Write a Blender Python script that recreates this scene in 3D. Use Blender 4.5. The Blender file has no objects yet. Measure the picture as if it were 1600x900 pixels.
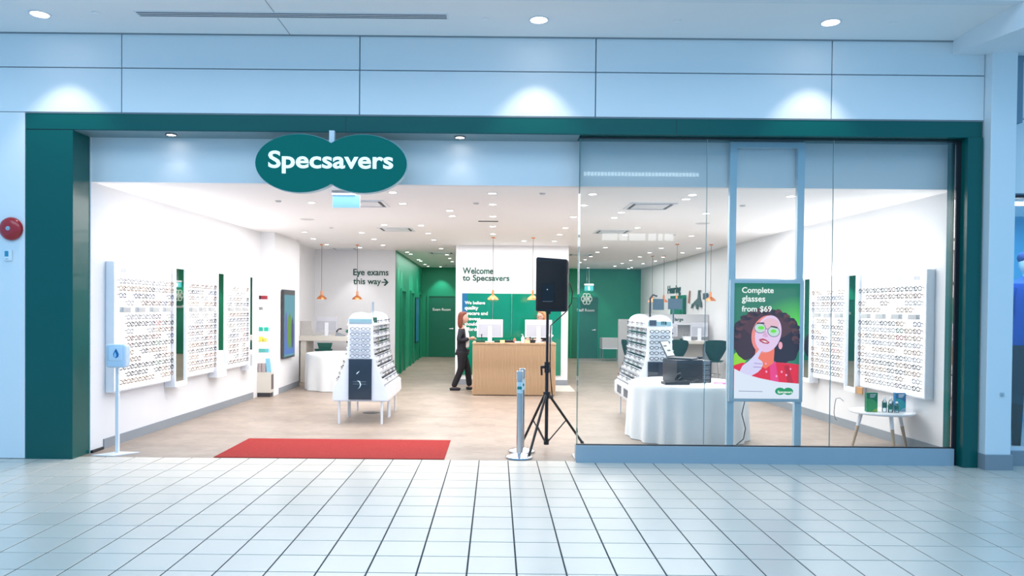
import bpy, bmesh, math, random
from mathutils import Vector, Matrix
random.seed(7)
PI = math.pi
C = bpy.context.scene.collection
S = bpy.context.scene

# ---------------------------------------------------------------- camera
cd = bpy.data.cameras.new('camera'); cam = bpy.data.objects.new('camera', cd); C.objects.link(cam)
cd.sensor_width = 36; cd.lens = 1155/1600*36; cd.clip_start = .05; cd.clip_end = 200
cd.shift_x = (800-775)/1600; cd.shift_y = (498-450)/1600
cam.matrix_world = Matrix.Translation((0, 0, 1.70)) @ Matrix.Rotation(math.radians(90-0.8), 4, 'X') @ Matrix.Rotation(math.radians(0.53), 4, 'Z')
S.camera = cam
# ---------------------------------------------------------------- world, exposure
w = bpy.data.worlds.new('mall_daylight'); S.world = w; w.use_nodes = True
w.node_tree.nodes['Background'].inputs[0].default_value = (0.23, 0.585, 1.0, 1)
w.node_tree.nodes['Background'].inputs[1].default_value = 1.13
S.view_settings.view_transform = 'Standard'; S.view_settings.look = 'None'
S.view_settings.exposure = 0.0; S.view_settings.gamma = 1.0; S.view_settings.use_curve_mapping = False
SHOP_COL = (1.0, 0.975, 0.985)
def lamp(name, kind, loc, power, col, parent=None, rot=(0, 0, 0), **k):
    l = bpy.data.lights.new(name, kind); l.energy = power; l.color = col
    for a, b in k.items(): setattr(l, a, b)
    o = bpy.data.objects.new(name, l); C.objects.link(o); o.location = loc; o.rotation_euler = rot
    if parent: o.parent = parent
    return o
# skylight of the mall atrium above and behind the viewer
lamp('atrium_skylight', 'AREA', (-2.5, -1.0, 8.5), 470, (.76, .92, 1), rot=(math.radians(20), 0, 0), shape='RECTANGLE', size=14, size_y=5)
# unseen area fills added under the shop ceiling to help the downlights
lamp('sales_floor_fill', 'AREA', (0.3, 11.2, 3.07), 430, SHOP_COL, shape='RECTANGLE', size=8.6, size_y=4.8)
lamp('rear_shop_fill', 'AREA', (0.3, 15.2, 3.07), 150, SHOP_COL, shape='RECTANGLE', size=8, size_y=2.0)

lamp('corridor_fill', 'AREA', (-1.7, 21.5, 3.07), 85, SHOP_COL, shape='RECTANGLE', size=1.2, size_y=6)
lamp('right_rear_fill', 'AREA', (3.3, 20.5, 3.07), 130, SHOP_COL, shape='RECTANGLE', size=2.4, size_y=7)

# ---------------------------------------------------------------- helpers
MATS = {}
def mat(name, col, rough=.5, metal=0, emit=None, es=0, trans=0, ior=1.45, coat=0, noise=None, bump=None, alpha=1, spec=None):
    if name in MATS: return MATS[name]
    m = bpy.data.materials.new(name); m.use_nodes = True; nt = m.node_tree; b = nt.nodes['Principled BSDF']
    b.inputs['Base Color'].default_value = (*col, 1); b.inputs['Roughness'].default_value = rough
    b.inputs['Metallic'].default_value = metal; b.inputs['IOR'].default_value = ior
    b.inputs['Transmission Weight'].default_value = trans; b.inputs['Coat Weight'].default_value = coat
    b.inputs['Alpha'].default_value = alpha
    if spec is not None: b.inputs['Specular IOR Level'].default_value = spec
    if emit: b.inputs['Emission Color'].default_value = (*emit, 1); b.inputs['Emission Strength'].default_value = es
    tc = nt.nodes.new('ShaderNodeTexCoord')
    n = nt.nodes.new('ShaderNodeTexNoise'); n.inputs['Scale'].default_value = (noise or (6, .04))[0]; n.inputs['Detail'].default_value = 4
    nt.links.new(tc.outputs['Object'], n.inputs['Vector'])
    amt = (noise or (6, .04))[1]
    mx = nt.nodes.new('ShaderNodeMix'); mx.data_type = 'RGBA'
    mx.inputs[6].default_value = (*[c*(1-amt) for c in col], 1); mx.inputs[7].default_value = (*[min(1, c*(1+amt)) for c in col], 1)
    nt.links.new(n.outputs['Fac'], mx.inputs[0]); nt.links.new(mx.outputs[2], b.inputs['Base Color'])
    if bump:
        n2 = nt.nodes.new('ShaderNodeTexNoise'); n2.inputs['Scale'].default_value = bump[0]
        nt.links.new(tc.outputs['Object'], n2.inputs['Vector'])
        bp = nt.nodes.new('ShaderNodeBump'); bp.inputs['Strength'].default_value = bump[1]; bp.inputs['Distance'].default_value = .01
        nt.links.new(n2.outputs['Fac'], bp.inputs['Height']); nt.links.new(bp.outputs[0], b.inputs['Normal'])
    MATS[name] = m; return m

def srgb(r, g, b):
    f = lambda c: c/12.92 if c <= .04045 else ((c+.055)/1.055)**2.4
    return (f(r/255), f(g/255), f(b/255))

class MB:
    def __init__(s): s.b = bmesh.new()
    def box(s, x0, x1, y0, y1, z0, z1, M=None):
        v = [s.b.verts.new((x, y, z)) for x in (x0, x1) for y in (y0, y1) for z in (z0, z1)]
        if M is not None:
            for q in v: q.co = M @ q.co
        for f in ((0, 1, 3, 2), (4, 6, 7, 5), (0, 4, 5, 1), (2, 3, 7, 6), (0, 2, 6, 4), (1, 5, 7, 3)): s.b.faces.new([v[i] for i in f])
        return s
    def rbox(s, x0, x1, y0, y1, z0, z1, r=.01, seg=2, M=None):
        t = bmesh.new(); bmesh.ops.create_cube(t, size=1)
        for q in t.verts: q.co = Vector(((x0+x1)/2+q.co.x*(x1-x0), (y0+y1)/2+q.co.y*(y1-y0), (z0+z1)/2+q.co.z*(z1-z0)))
        bmesh.ops.bevel(t, geom=t.edges[:], offset=r, segments=seg, affect='EDGES', profile=.5)
        return s.merge(t, M)
    def merge(s, t, M=None):
        if M is not None: bmesh.ops.transform(t, matrix=M, verts=t.verts[:])
        me = bpy.data.meshes.new('t'); t.to_mesh(me); t.free(); s.b.from_mesh(me); bpy.data.meshes.remove(me); return s
    def tube(s, pts, r, n=8, cap=True):
        pts = [Vector(p) for p in pts]; rr = r if isinstance(r, (list, tuple)) else [r]*len(pts); rings = []
        up = None
        for i, p in enumerate(pts):
            t = (pts[min(i+1, len(pts)-1)]-pts[max(i-1, 0)]).normalized()
            if up is None: up = Vector((0, 0, 1)) if abs(t.z) < .9 else Vector((0, 1, 0))
            a = t.cross(up).normalized(); up = a.cross(t).normalized(); b = up
            rings.append([s.b.verts.new(p+(a*math.cos(2*PI*k/n)+b*math.sin(2*PI*k/n))*rr[i]) for k in range(n)])
        for i in range(len(rings)-1):
            for k in range(n): s.b.faces.new((rings[i][k], rings[i][(k+1) % n], rings[i+1][(k+1) % n], rings[i+1][k]))
        if cap: s.b.faces.new(rings[0][::-1]); s.b.faces.new(rings[-1])
        return s
    def lathe(s, prof, n=24, c=(0, 0, 0), M=None, rx=1, ry=1):
        t = bmesh.new(); rings = []
        for (r, z) in prof:
            if r < 1e-6: rings.append([t.verts.new((c[0], c[1], c[2]+z))])
            else: rings.append([t.verts.new((c[0]+r*rx*math.cos(2*PI*k/n), c[1]+r*ry*math.sin(2*PI*k/n), c[2]+z)) for k in range(n)])
        for a, b in zip(rings, rings[1:]):
            if len(a) == 1 and len(b) == 1: continue
            for k in range(n):
                if len(a) == 1: t.faces.new((a[0], b[(k+1) % n], b[k]))
                elif len(b) == 1: t.faces.new((a[k], a[(k+1) % n], b[0]))
                else: t.faces.new((a[k], a[(k+1) % n], b[(k+1) % n], b[k]))
        if len(rings[0]) > 1: t.faces.new(rings[0][::-1])
        if len(rings[-1]) > 1: t.faces.new(rings[-1])
        return s.merge(t, M)
    def prism(s, poly, d0, d1, axis='y', M=None):
        # poly in (x,z) extruded along y, in (y,z) along x, or in (x,y) along z
        P = {'y': lambda a, b, d: (a, d, b), 'x': lambda a, b, d: (d, a, b), 'z': lambda a, b, d: (a, b, d)}[axis]
        t = bmesh.new()
        A = [t.verts.new(P(a, b, d0)) for a, b in poly]; B = [t.verts.new(P(a, b, d1)) for a, b in poly]; n = len(poly)
        t.faces.new(A); t.faces.new(B[::-1])
        for i in range(n): t.faces.new((A[i], B[i], B[(i+1) % n], A[(i+1) % n]))
        bmesh.ops.recalc_face_normals(t, faces=t.faces[:])
        return s.merge(t, M)
    def sph(s, c, r, n=16, m=10, sc=(1, 1, 1), M=None):
        t = bmesh.new(); bmesh.ops.create_uvsphere(t, u_segments=n, v_segments=m, radius=r)
        for v in t.verts: v.co = Vector((v.co.x*sc[0]+c[0], v.co.y*sc[1]+c[1], v.co.z*sc[2]+c[2]))
        return s.merge(t, M)
    def mesh(s, name):
        bmesh.ops.recalc_face_normals(s.b, faces=s.b.faces[:])
        me = bpy.data.meshes.new(name); s.b.to_mesh(me); s.b.free(); return me
    def obj(s, name, m, parent=None, smooth=False, loc=None, rot=None):
        me = s.mesh(name)
        if m: me.materials.append(m)
        if smooth:
            me.polygons.foreach_set('use_smooth', [True]*len(me.polygons))
            try: me.set_sharp_from_angle(angle=math.radians(40))
            except Exception: pass
        o = bpy.data.objects.new(name, me); C.objects.link(o)
        if parent: o.parent = parent
        if loc is not None: o.location = loc
        if rot is not None: o.rotation_euler = rot
        return o

ORD = ['top', 'second', 'third', 'fourth', 'fifth', 'sixth', 'seventh', 'eighth', 'ninth', 'tenth', 'eleventh', 'twelfth', 'thirteenth', 'fourteenth', 'lowest']
def tag(o, label=None, cat=None, group=None, kind=None):
    if label: o['label'] = label
    if cat: o['category'] = cat
    if group: o['group'] = group
    if kind: o['kind'] = kind
    return o
def thing(name, loc, label, cat, group=None, rz=0):
    o = bpy.data.objects.new(name, None); C.objects.link(o); o.location = loc; o.rotation_euler = (0, 0, rz)
    o.empty_display_size = .1
    return tag(o, label, cat, group)
def struct(o): o['kind'] = 'structure'; return o
def dup(o, loc=None, rz=None, label=None, parent=None):
    c = o.copy(); C.objects.link(c)
    if parent: c.parent = parent
    if loc is not None: c.location = loc
    if rz is not None: c.rotation_euler = (c.rotation_euler[0], c.rotation_euler[1], rz)
    if label: c['label'] = label
    for ch in list(o.children): dup(ch, parent=c)
    return c
def text(name, body, m, width, loc, parent=None, height=None, bold=0, ext=.004, rz=0, align='LEFT', ls=1.0):
    cu = bpy.data.curves.new('t', 'FONT'); cu.body = body; cu.size = 1; cu.extrude = .01; cu.offset = bold; cu.align_x = align
    cu.space_line = ls; cu.resolution_u = 4
    o = bpy.data.objects.new('t', cu); C.objects.link(o)
    dg = bpy.context.evaluated_depsgraph_get(); me = bpy.data.meshes.new_from_object(o.evaluated_get(dg)); bpy.data.objects.remove(o)
    xs = [v.co.x for v in me.vertices]; ys = [v.co.y for v in me.vertices]
    x0, x1, y0, y1 = min(xs), max(xs), min(ys), max(ys)
    sx = width/(x1-x0); sy = height/(y1-y0) if height else sx
    for v in me.vertices:
        x, y, z = v.co; v.co = ((x-x0)*sx, -z/.01*ext, (y-y0)*sy)   # lower-left corner at the origin, facing -Y
    me.materials.clear(); me.materials.append(m)
    q = bpy.data.objects.new(name, me); C.objects.link(q); q.location = loc; q.rotation_euler = (0, 0, rz)
    if parent: q.parent = parent
    return q

# ---------------------------------------------------------------- materials
white = mat('white_paint', (.80, .80, .81), .55, noise=(3, .02))
mallwhite = mat('mall_wall_paint', (.80, .82, .84), .5, noise=(1.5, .02))
ceilm = mat('ceiling_paint', (.88, .88, .88), .7, noise=(2, .01))
green = mat('green_lacquer', (.0, .095, .085), .25, coat=.12, noise=(3, .03), spec=.35)
signgreen = mat('sign_green', srgb(0, 98, 92), .5, noise=(3, .02), emit=srgb(0, 110, 100), es=.2, spec=.15)  # faint glow put into the green to lift its brightness
paintgreen = mat('green_wall_paint', (.003, .25, .125), .5, noise=(3, .03))
doorgreen = mat('green_door_paint', (.003, .15, .085), .4, noise=(3, .03))
darkgreen = mat('dark_green_print', (.004, .07, .045), .5)
whiteprint = mat('white_print', (.9, .9, .9), .5)
litwhite = mat('lit_white_letters', (.9, .9, .9), .5, emit=(.85, .93, 1), es=.5)
groutm = mat('dark_grout', (.05, .055, .06), .85)
grey = mat('grey_baseboard', (.27, .30, .33), .45)
blackm = mat('black_plastic', (.012, .014, .02), .42, bump=(300, .1))
blacks = mat('black_satin_metal', (.014, .016, .02), .3)
chrome = mat('chrome_steel', (.55, .57, .60), .16, metal=1)
steel = mat('brushed_steel', (.55, .58, .6), .35, metal=1)
wmetal = mat('white_metal', (.78, .80, .84), .3)
wplas = mat('white_plastic', (.82, .84, .88), .3, coat=.2)
copper = mat('copper_shade', (.80, .30, .12), .32, metal=.85)
cloth = mat('white_tablecloth', (.78, .80, .80), .85, bump=(60, .15))
woodlight = mat('pale_wood_leg', (.50, .36, .24), .5, noise=(12, .15))
cream = mat('cream_laminate', (.66, .62, .55), .4)
greenshell = mat('green_seat_shell', (.01, .085, .065), .4)
panelgrey = mat('grey_partition', (.50, .50, .50), .6)
lampglow = mat('lit_downlight', (1, 1, 1), .5, emit=(1, .97, .93), es=14)
mirror = mat('mirror_glass', (.93, .95, .95), .02, metal=1, noise=(1, 0))
glow = mat('backlit_white_panel', (.9, .9, .9), .5, emit=(1, .985, .985), es=1.15)
tealp = mat('pale_teal_header', (.25, .42, .48), .4)
slate = mat('slate_poster', (.045, .055, .085), .45)

def glass_mat(name, tint, refl=1.0):
    m = bpy.data.materials.new(name); m.use_nodes = True; nt = m.node_tree; nt.nodes.clear()
    o = nt.nodes.new('ShaderNodeOutputMaterial'); mx = nt.nodes.new('ShaderNodeMixShader'); t = nt.nodes.new('ShaderNodeBsdfTransparent')
    g = nt.nodes.new('ShaderNodeBsdfGlossy'); g.inputs['Roughness'].default_value = .01; t.inputs[0].default_value = (*tint, 1)
    f = nt.nodes.new('ShaderNodeFresnel'); f.inputs[0].default_value = 1.5
    mu = nt.nodes.new('ShaderNodeMath'); mu.operation = 'MULTIPLY'; mu.inputs[1].default_value = refl
    nt.links.new(f.outputs[0], mu.inputs[0]); nt.links.new(mu.outputs[0], mx.inputs[0])
    nt.links.new(t.outputs[0], mx.inputs[1]); nt.links.new(g.outputs[0], mx.inputs[2]); nt.links.new(mx.outputs[0], o.inputs[0])
    return m
glass = glass_mat('shopfront_glass', (.975, .992, .988), .9)
glassedge = mat('glass_edge_green', (.02, .28, .24), .2, trans=.3)
screenglass = glass_mat('clear_screen', (.96, .99, .98), 1.0)
acrylic = glass_mat('clear_acrylic', (.95, .97, .99), 1.0)

def floor_tile_mat():
    m = bpy.data.materials.new('glazed_floor_tile'); m.use_nodes = True; nt = m.node_tree; b = nt.nodes['Principled BSDF']
    oi = nt.nodes.new('ShaderNodeObjectInfo'); tc = nt.nodes.new('ShaderNodeTexCoord'); n = nt.nodes.new('ShaderNodeTexNoise')
    mp = nt.nodes.new('ShaderNodeMapping'); mp.inputs['Scale'].default_value = (2, 14, 1)
    nt.links.new(tc.outputs['Object'], mp.inputs[0]); nt.links.new(mp.outputs[0], n.inputs['Vector']); n.inputs['Scale'].default_value = 6
    ad = nt.nodes.new('ShaderNodeMath'); ad.operation = 'MULTIPLY_ADD'; ad.inputs[1].default_value = .5
    nt.links.new(n.outputs['Fac'], ad.inputs[0]); nt.links.new(oi.outputs['Random'], ad.inputs[2])
    r = nt.nodes.new('ShaderNodeValToRGB'); r.color_ramp.elements[0].color = (.64, .585, .505, 1); r.color_ramp.elements[1].color = (.695, .63, .545, 1)
    r.color_ramp.elements[1].position = 1.0
    nt.links.new(ad.outputs[0], r.inputs[0]); nt.links.new(r.outputs[0], b.inputs['Base Color'])
    b.inputs['Roughness'].default_value = .27; b.inputs['IOR'].default_value = 1.55
    return m
tilem = floor_tile_mat()

def wood_floor_mat():
    m = bpy.data.materials.new('pale_oak_vinyl'); m.use_nodes = True; nt = m.node_tree; b = nt.nodes['Principled BSDF']
    tc = nt.nodes.new('ShaderNodeTexCoord'); mp = nt.nodes.new('ShaderNodeMapping'); mp.inputs['Scale'].default_value = (2.5, 26, 1)
    n = nt.nodes.new('ShaderNodeTexNoise'); n.inputs['Scale'].default_value = 3; n.inputs['Detail'].default_value = 8
    br = nt.nodes.new('ShaderNodeTexBrick'); br.inputs['Scale'].default_value = 1; br.inputs['Brick Width'].default_value = 1.2; br.inputs['Row Height'].default_value = .15
    br.inputs['Mortar Size'].default_value = .0015; br.inputs['Color1'].default_value = (.92, .92, .92, 1); br.inputs['Color2'].default_value = (1.05, 1.05, 1.05, 1); br.inputs['Mortar'].default_value = (.7, .7, .7, 1)
    n3 = nt.nodes.new('ShaderNodeTexNoise'); n3.inputs['Scale'].default_value = 2.2; n3.inputs['Detail'].default_value = 5
    r = nt.nodes.new('ShaderNodeValToRGB'); r.color_ramp.elements[0].position = .3; r.color_ramp.elements[0].color = (.18, .135, .105, 1)
    r.color_ramp.elements[1].position = .72; r.color_ramp.elements[1].color = (.44, .36, .295, 1)
    nt.links.new(tc.outputs['Object'], mp.inputs[0]); nt.links.new(mp.outputs[0], n.inputs['Vector']); nt.links.new(tc.outputs['Object'], br.inputs['Vector']); nt.links.new(tc.outputs['Object'], n3.inputs['Vector'])
    a = nt.nodes.new('ShaderNodeMix'); a.inputs[0].default_value = .35
    nt.links.new(n.outputs['Fac'], a.inputs[2]); nt.links.new(n3.outputs['Fac'], a.inputs[3]); nt.links.new(a.outputs[0], r.inputs[0])
    mu = nt.nodes.new('ShaderNodeMix'); mu.data_type = 'RGBA'; mu.blend_type = 'MULTIPLY'; mu.inputs[0].default_value = 1
    nt.links.new(r.outputs[0], mu.inputs[6]); nt.links.new(br.outputs['Color'], mu.inputs[7]); nt.links.new(mu.outputs[2], b.inputs['Base Color'])
    b.inputs['Roughness'].default_value = .38
    return m
woodfloor = wood_floor_mat()

def desk_wood_mat():
    m = bpy.data.materials.new('ribbed_oak'); m.use_nodes = True; nt = m.node_tree; b = nt.nodes['Principled BSDF']
    tc = nt.nodes.new('ShaderNodeTexCoord'); mp = nt.nodes.new('ShaderNodeMapping'); mp.inputs['Scale'].default_value = (14, 14, .8)
    n = nt.nodes.new('ShaderNodeTexNoise'); n.inputs['Scale'].default_value = 3; n.inputs['Detail'].default_value = 6
    r = nt.nodes.new('ShaderNodeValToRGB'); r.color_ramp.elements[0].position = .3; r.color_ramp.elements[0].color = (.36, .225, .12, 1)
    r.color_ramp.elements[1].position = .7; r.color_ramp.elements[1].color = (.52, .35, .21, 1)
    nt.links.new(tc.outputs['Object'], mp.inputs[0]); nt.links.new(mp.outputs[0], n.inputs['Vector']); nt.links.new(n.outputs['Fac'], r.inputs[0])
    nt.links.new(r.outputs[0], b.inputs['Base Color']); b.inputs['Roughness'].default_value = .5
    return m
deskwood = desk_wood_mat()
carpetm = mat('red_carpet_pile', (.38, .022, .018), .95, noise=(90, .45), bump=(400, .8))

# ================================================================ MALL SETTING
T = .3208; JX = -.173; JY = 4.715
slab = MB().box(-9.6, 9.6, -7, 8.24, -.1, -.005).obj('floor', groutm); struct(slab)
tb = MB(); g = .0055; h = T/2
t_ = bmesh.new(); bmesh.ops.create_cube(t_, size=1)
for v in t_.verts: v.co = Vector((v.co.x*(T-2*g), v.co.y*(T-2*g), v.co.z*.008-.004))
bmesh.ops.bevel(t_, geom=[e for e in t_.edges if all(v.co.z > -.002 for v in e.verts)], offset=.0015, segments=1, affect='EDGES')
tile_me = bpy.data.meshes.new('tile'); t_.to_mesh(tile_me); t_.free(); tile_me.materials.append(tilem)
cells = []
for j in range(-37, 11):
    for i in range(-30, 31):
        cx = JX+(i+.5)*T; cy = JY+(j+.5)*T
        if cy > 8.24: continue
        cells.append((cx, cy))
def inview(cx, cy): return cy > 4.3 and abs(cx-.1) < (cy+.2)*.72
vis = sorted([c for c in cells if inview(*c)], key=lambda c: c[1]); big = set(vis[:290])
for (cx, cy) in big:
    o = bpy.data.objects.new('tile', tile_me); C.objects.link(o); o.parent = slab; o.location = (cx, cy, random.uniform(-.0003, .0003))
rest = MB()
for (cx, cy) in cells:
    if (cx, cy) in big: continue
    q = h-g; rest.box(cx-q, cx+q, cy-q, cy+q, -.008, 0)
r_ = rest.obj('tiles', tilem, slab); r_['kind'] = 'stuff'

# facade above and beside the shop front, in separate panels
fac = struct(MB().box(-9.6, 5.75, 8.13, 8.4, 3.79, 4.70).obj('wall_front', mat('panel_joint', (.22, .3, .38), .7)))
def panel(x0, x1, z0, z1, y=8.10, parent=fac):
    q = .006
    return MB().rbox(x0+q, x1-q, y, y+.03, z0+q, z1-q, .002, 1).obj('panel', mallwhite, parent)
xs = [-9.4, -6.75, -4.109, -1.512, 1.064, 3.64, 5.31]
for a, b in zip(xs, xs[1:]):
    panel(a, b, 4.285, 4.655); panel(a, b, 3.795, 4.285)
side = struct(MB().box(-9.6, -5.158, 8.13, 8.4, 0, 3.80).obj('wall_front_left', MATS['panel_joint']))
panel(-9.4, -7.2, 0, 3.80, parent=side); panel(-7.2, -5.158, 0, 3.80, parent=side)
# mall ceiling with its lip and dropped beam
ceil = struct(MB().box(-9.6, 9.6, 7.12, 8.4, 4.66, 4.9).obj('ceiling', ceilm))
struct(MB().box(-9.6, 9.6, 7.0, 7.12, 4.645, 4.95).obj('trim_1', mallwhite))
struct(MB().box(-9.6, 5.0, 8.085, 8.10, 4.648, 4.66).obj('trim_2', grey))
seam = MB().box(-2.262, -2.257, 7.12, 7.48, 4.656, 4.662).box(-2.272, -2.266, 7.62, 8.09, 4.656, 4.662).obj('joint', grey, ceil)
beam = struct(MB().prism([(8.12, 4.515), (8.12, 4.67), (6.6, 4.67), (6.6, 4.35)], 4.95, 9.6, 'x').obj('ceiling_beam', mallwhite))
# side columns
col = struct(MB().rbox(5.31, 5.585, 7.98, 8.5, 0, 4.53, .006, 1).obj('column', mallwhite))
MB().rbox(5.298, 5.6, 7.962, 8.5, -.004, .168, .003, 1).obj('baseboard', grey, col)
hk = tag(MB().rbox(5.455, 5.495, 7.967, 7.98, .80, .84, .003).tube([(5.475, 7.968, .82), (5.475, 7.945, .815), (5.478, 7.94, .80)], .004).obj('wall_hook', steel), 'small metal hook plate low on the white column', 'hook')
# green portal
lint = struct(MB().rbox(-5.156, 5.29, 8.10, 8.45, 3.612, 3.79, .003, 1).obj('trim_3', green))
for x in (-1.66, 1.95): MB().box(x, x+.004, 8.0985, 8.11, 3.615, 3.785).obj('joint', blackm, lint)
MB().box(-5.156, 5.29, 8.093, 8.10, 3.786, 3.793).obj('edge_strip', grey, lint)
soff = MB().box(-4.66, .9, 8.12, 8.448, 3.606, 3.612).obj('soffit_panel', mat('soffit_grey_green', (.16, .27, .30), .35), lint)
pl = struct(MB().rbox(-5.156, -4.64, 8.10, 8.44, -.004, 3.612, .003, 1).obj('trim_4', green))
MB().box(-5.15, -4.645, 8.098, 8.102, 3.606, 3.610).obj('joint', blackm, pl)
pr = struct(MB().rbox(5.13, 5.29, 8.08, 8.45, -.004, 3.612, .003, 1).obj('trim_5', green))
MB().box(5.085, 5.13, 8.20, 8.26, 0, 3.612).obj('inner_frame', blackm, pr)

# neighbouring shop at the far right
nb = struct(MB().box(5.6, 9.6, 8.28, 8.42, 3.02, 4.7).obj('wall_front_right', MATS['panel_joint']))
panel(5.6, 9.4, 3.03, 3.86, 8.25, nb); panel(5.6, 9.4, 3.86, 4.50, 8.25, nb)
struct(MB().box(5.6, 9.6, 8.2, 8.42, -.004, .16).obj('baseboard_right', grey))
struct(MB().box(5.6, 9.6, 11.5, 11.6, 0, 3.2).obj('wall_neighbour_back', mat('neighbour_blue_wall', (.10, .38, .62), .6)))
struct(MB().box(5.6, 9.6, 8.42, 11.6, -.1, 0).obj('floor_neighbour', grey))
struct(MB().box(5.6, 9.6, 8.42, 11.6, 3.2, 3.3).obj('ceiling_neighbour', ceilm))
nw = struct(MB().box(5.6, 9.4, 8.30, 8.31, .2, 3.02).obj('window_2', glass))
MB().box(5.6, 9.4, 8.27, 8.34, .16, .2).obj('window_frame', wmetal, nw)
MB().box(5.6, 9.4, 8.27, 8.34, 2.99, 3.02).obj('window_frame', blackm, nw)
tl = thing('tube_light', (6.4, 8.55, 2.98), 'bright white tube light at the top of the neighbouring shop window', 'light')
MB().rbox(-.6, .6, -.04, .04, 0, .04, .005).obj('housing', wplas, tl)
MB().tube([(-.58, 0, -.02), (.58, 0, -.02)], .018).obj('tube', lampglow, tl)
lamp('tube_glow', 'AREA', (0, 0, -.05), 40, (.6, .85, 1), tl, shape='RECTANGLE', size=1.1, size_y=.05)
mq = thing('mannequin', (6.32, 8.8, 0), 'mannequin in a bright blue shirt, black skirt and dark cap in the neighbouring window', 'mannequin')
bs = mat('royal_blue_jersey', (.01, .07, .45), .7)
MB().lathe([(.001, 1.30), (.20, 1.31), (.215, 1.45), (.20, 1.7), (.235, 1.95), (.22, 2.05), (.09, 2.12), (.07, 2.14)], 20, rx=1, ry=.62).tube([(-.2, 0, 2.0), (-.27, 0, 1.85), (-.28, -.02, 1.68)], [.09, .085, .075], 10).tube([(.2, 0, 2.0), (.27, 0, 1.85), (.28, -.02, 1.68)], [.09, .085, .075], 10).obj('shirt', bs, mq, True)
MB().lathe([(.21, 1.32), (.24, 1.1), (.26, .75), (.001, .75)], 20, ry=.7).obj('skirt', mat('black_cloth', (.01, .01, .014), .8), mq, True)
MB().tube([(-.1, 0, .76), (-.1, 0, .1), (-.1, -.1, .04)], [.07, .045, .04], 10).tube([(.1, 0, .76), (.1, 0, .1), (.1, -.1, .04)], [.07, .045, .04], 10).lathe([(.001, -.0), (.2, 0), (.2, .02), (.001, .02)], 24).obj('legs', blackm, mq, True)
MB().tube([(0, 0, 2.1), (0, 0, 2.2)], .05, 12).sph((0, 0, 2.29), .11, sc=(.8, .95, 1.15)).obj('head', mat('mannequin_blue_grey', (.35, .5, .6), .5), mq, True)
MB().sph((0, .01, 2.36), .115, sc=(.88, 1, .7)).prism([(-.08, -.1), (.08, -.1), (.06, -.19), (-.06, -.19)], 2.33, 2.345, 'z').obj('cap', mat('navy_cap', (.01, .03, .16), .7), mq, True)
text('chest_print', 'Team', mat('red_print', (.6, .03, .03), .6), .24, (-.14, -.15, 1.83), mq)
lamp('neighbour_glow', 'AREA', (7.2, 10, 3.1), 45, (.4, .75, 1), shape='RECTANGLE', size=2, size_y=2)

# mall ceiling fittings
d0 = None
for (x, y) in ((-4.685, 7.586), (.411, 7.615), (3.399, 7.612)):
    if d0 is None:
        d0 = thing('mall_downlight', (x, y, 4.66), 'x', 'light')
        MB().lathe([(.085, -.001), (.105, -.001), (.105, -.008), (.085, -.006), (.085, -.001)], 28).obj('trim_ring', wmetal, d0, True)
        MB().lathe([(.001, -.003), (.085, -.003), (.001, -.0025)], 28).obj('lens', lampglow, d0)
        d = d0
        l0 = lamp('downlight_beam', 'SPOT', (0, 0, -.012), 62, (1, .95, .86), d0, rot=(math.radians(10), 0, 0), spot_size=math.radians(72), spot_blend=.55, shadow_soft_size=.04)
    else: d = dup(d0, (x, y, 4.66))
    d['label'] = {-4.685: 'round lit downlight at the left end of the mall ceiling', .411: 'round lit downlight in the middle of the mall ceiling', 3.399: 'round lit downlight at the right of the mall ceiling'}[x]
sp0 = None
for (x, y, lb) in ((-4.085, 7.539, 'left of the long slot diffuser'), (-.133, 7.611, 'just right of the long slot diffuser'), (1.827, 7.615, 'right of the middle downlight'), (4.036, 7.613, 'right of the rightmost downlight')):
    s_ = tag(MB().lathe([(.001, -.010), (.035, -.009), (.042, -.004), (.042, 0), (.001, 0)], 20).obj('sprinkler_cap', ceilm, None, True, loc=(x, y, 4.659)), 'small white sprinkler cap in the mall ceiling, '+lb, 'sprinkler')
sl = thing('slot_diffuser', (-2.1, 7.545, 4.66), 'long linear air diffuser with black slots in the mall ceiling', 'vent')
MB().box(-1.58, 1.59, -.07, .07, -.006, 0).obj('frame', wmetal, sl)
for k in (-.042, 0, .042): MB().box(-1.56, 1.57, k-.007, k+.007, -.0085, -.006).obj('slot', blackm, sl)

# fire bell, thermostat
fb = thing('fire_bell', (-5.305, 8.10, 2.52), 'round red fire alarm bell on the white wall left of the portal', 'alarm')
redm = mat('red_enamel', (.42, .008, .012), .22, coat=.6)
RX = Matrix.Rotation(PI/2, 4, 'X')
MB().lathe([(.001, .065), (.05, .065), (.09, .058), (.118, .040), (.128, .020), (.126, .006), (.11, .006), (.001, .02)], 36, M=RX).obj('gong', redm, fb, True)
MB().lathe([(.001, .074), (.022, .074), (.026, .066), (.026, .06), (.001, .06)], 20, M=RX).obj('hub', steel, fb, True, loc=(0, 0, 0))
MB().lathe([(.001, .080), (.009, .080), (.009, .07), (.001, .07)], 6, M=RX).obj('nut', chrome, fb)
MB().lathe([(.001, .03), (.075, .03), (.08, 0), (.001, 0)], 24, M=RX).obj('back_box', redm, fb, True)
th = thing('thermostat', (-5.341, 8.10, 2.232), 'small white wall thermostat with a blue screen below the fire bell', 'thermostat')
MB().rbox(-.045, .045, -.022, 0, -.062, .062, .008, 3).obj('body', wplas, th, True)
MB().box(-.029, .012, -.0235, -.02, -.015, .045).obj('screen', mat('thermostat_screen', (.02, .12, .22), .3, emit=(.02, .22, .4), es=.6), th)
MB().box(-.02, .005, -.0235, -.02, -.045, -.039).obj('mark', grey, th)

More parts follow.
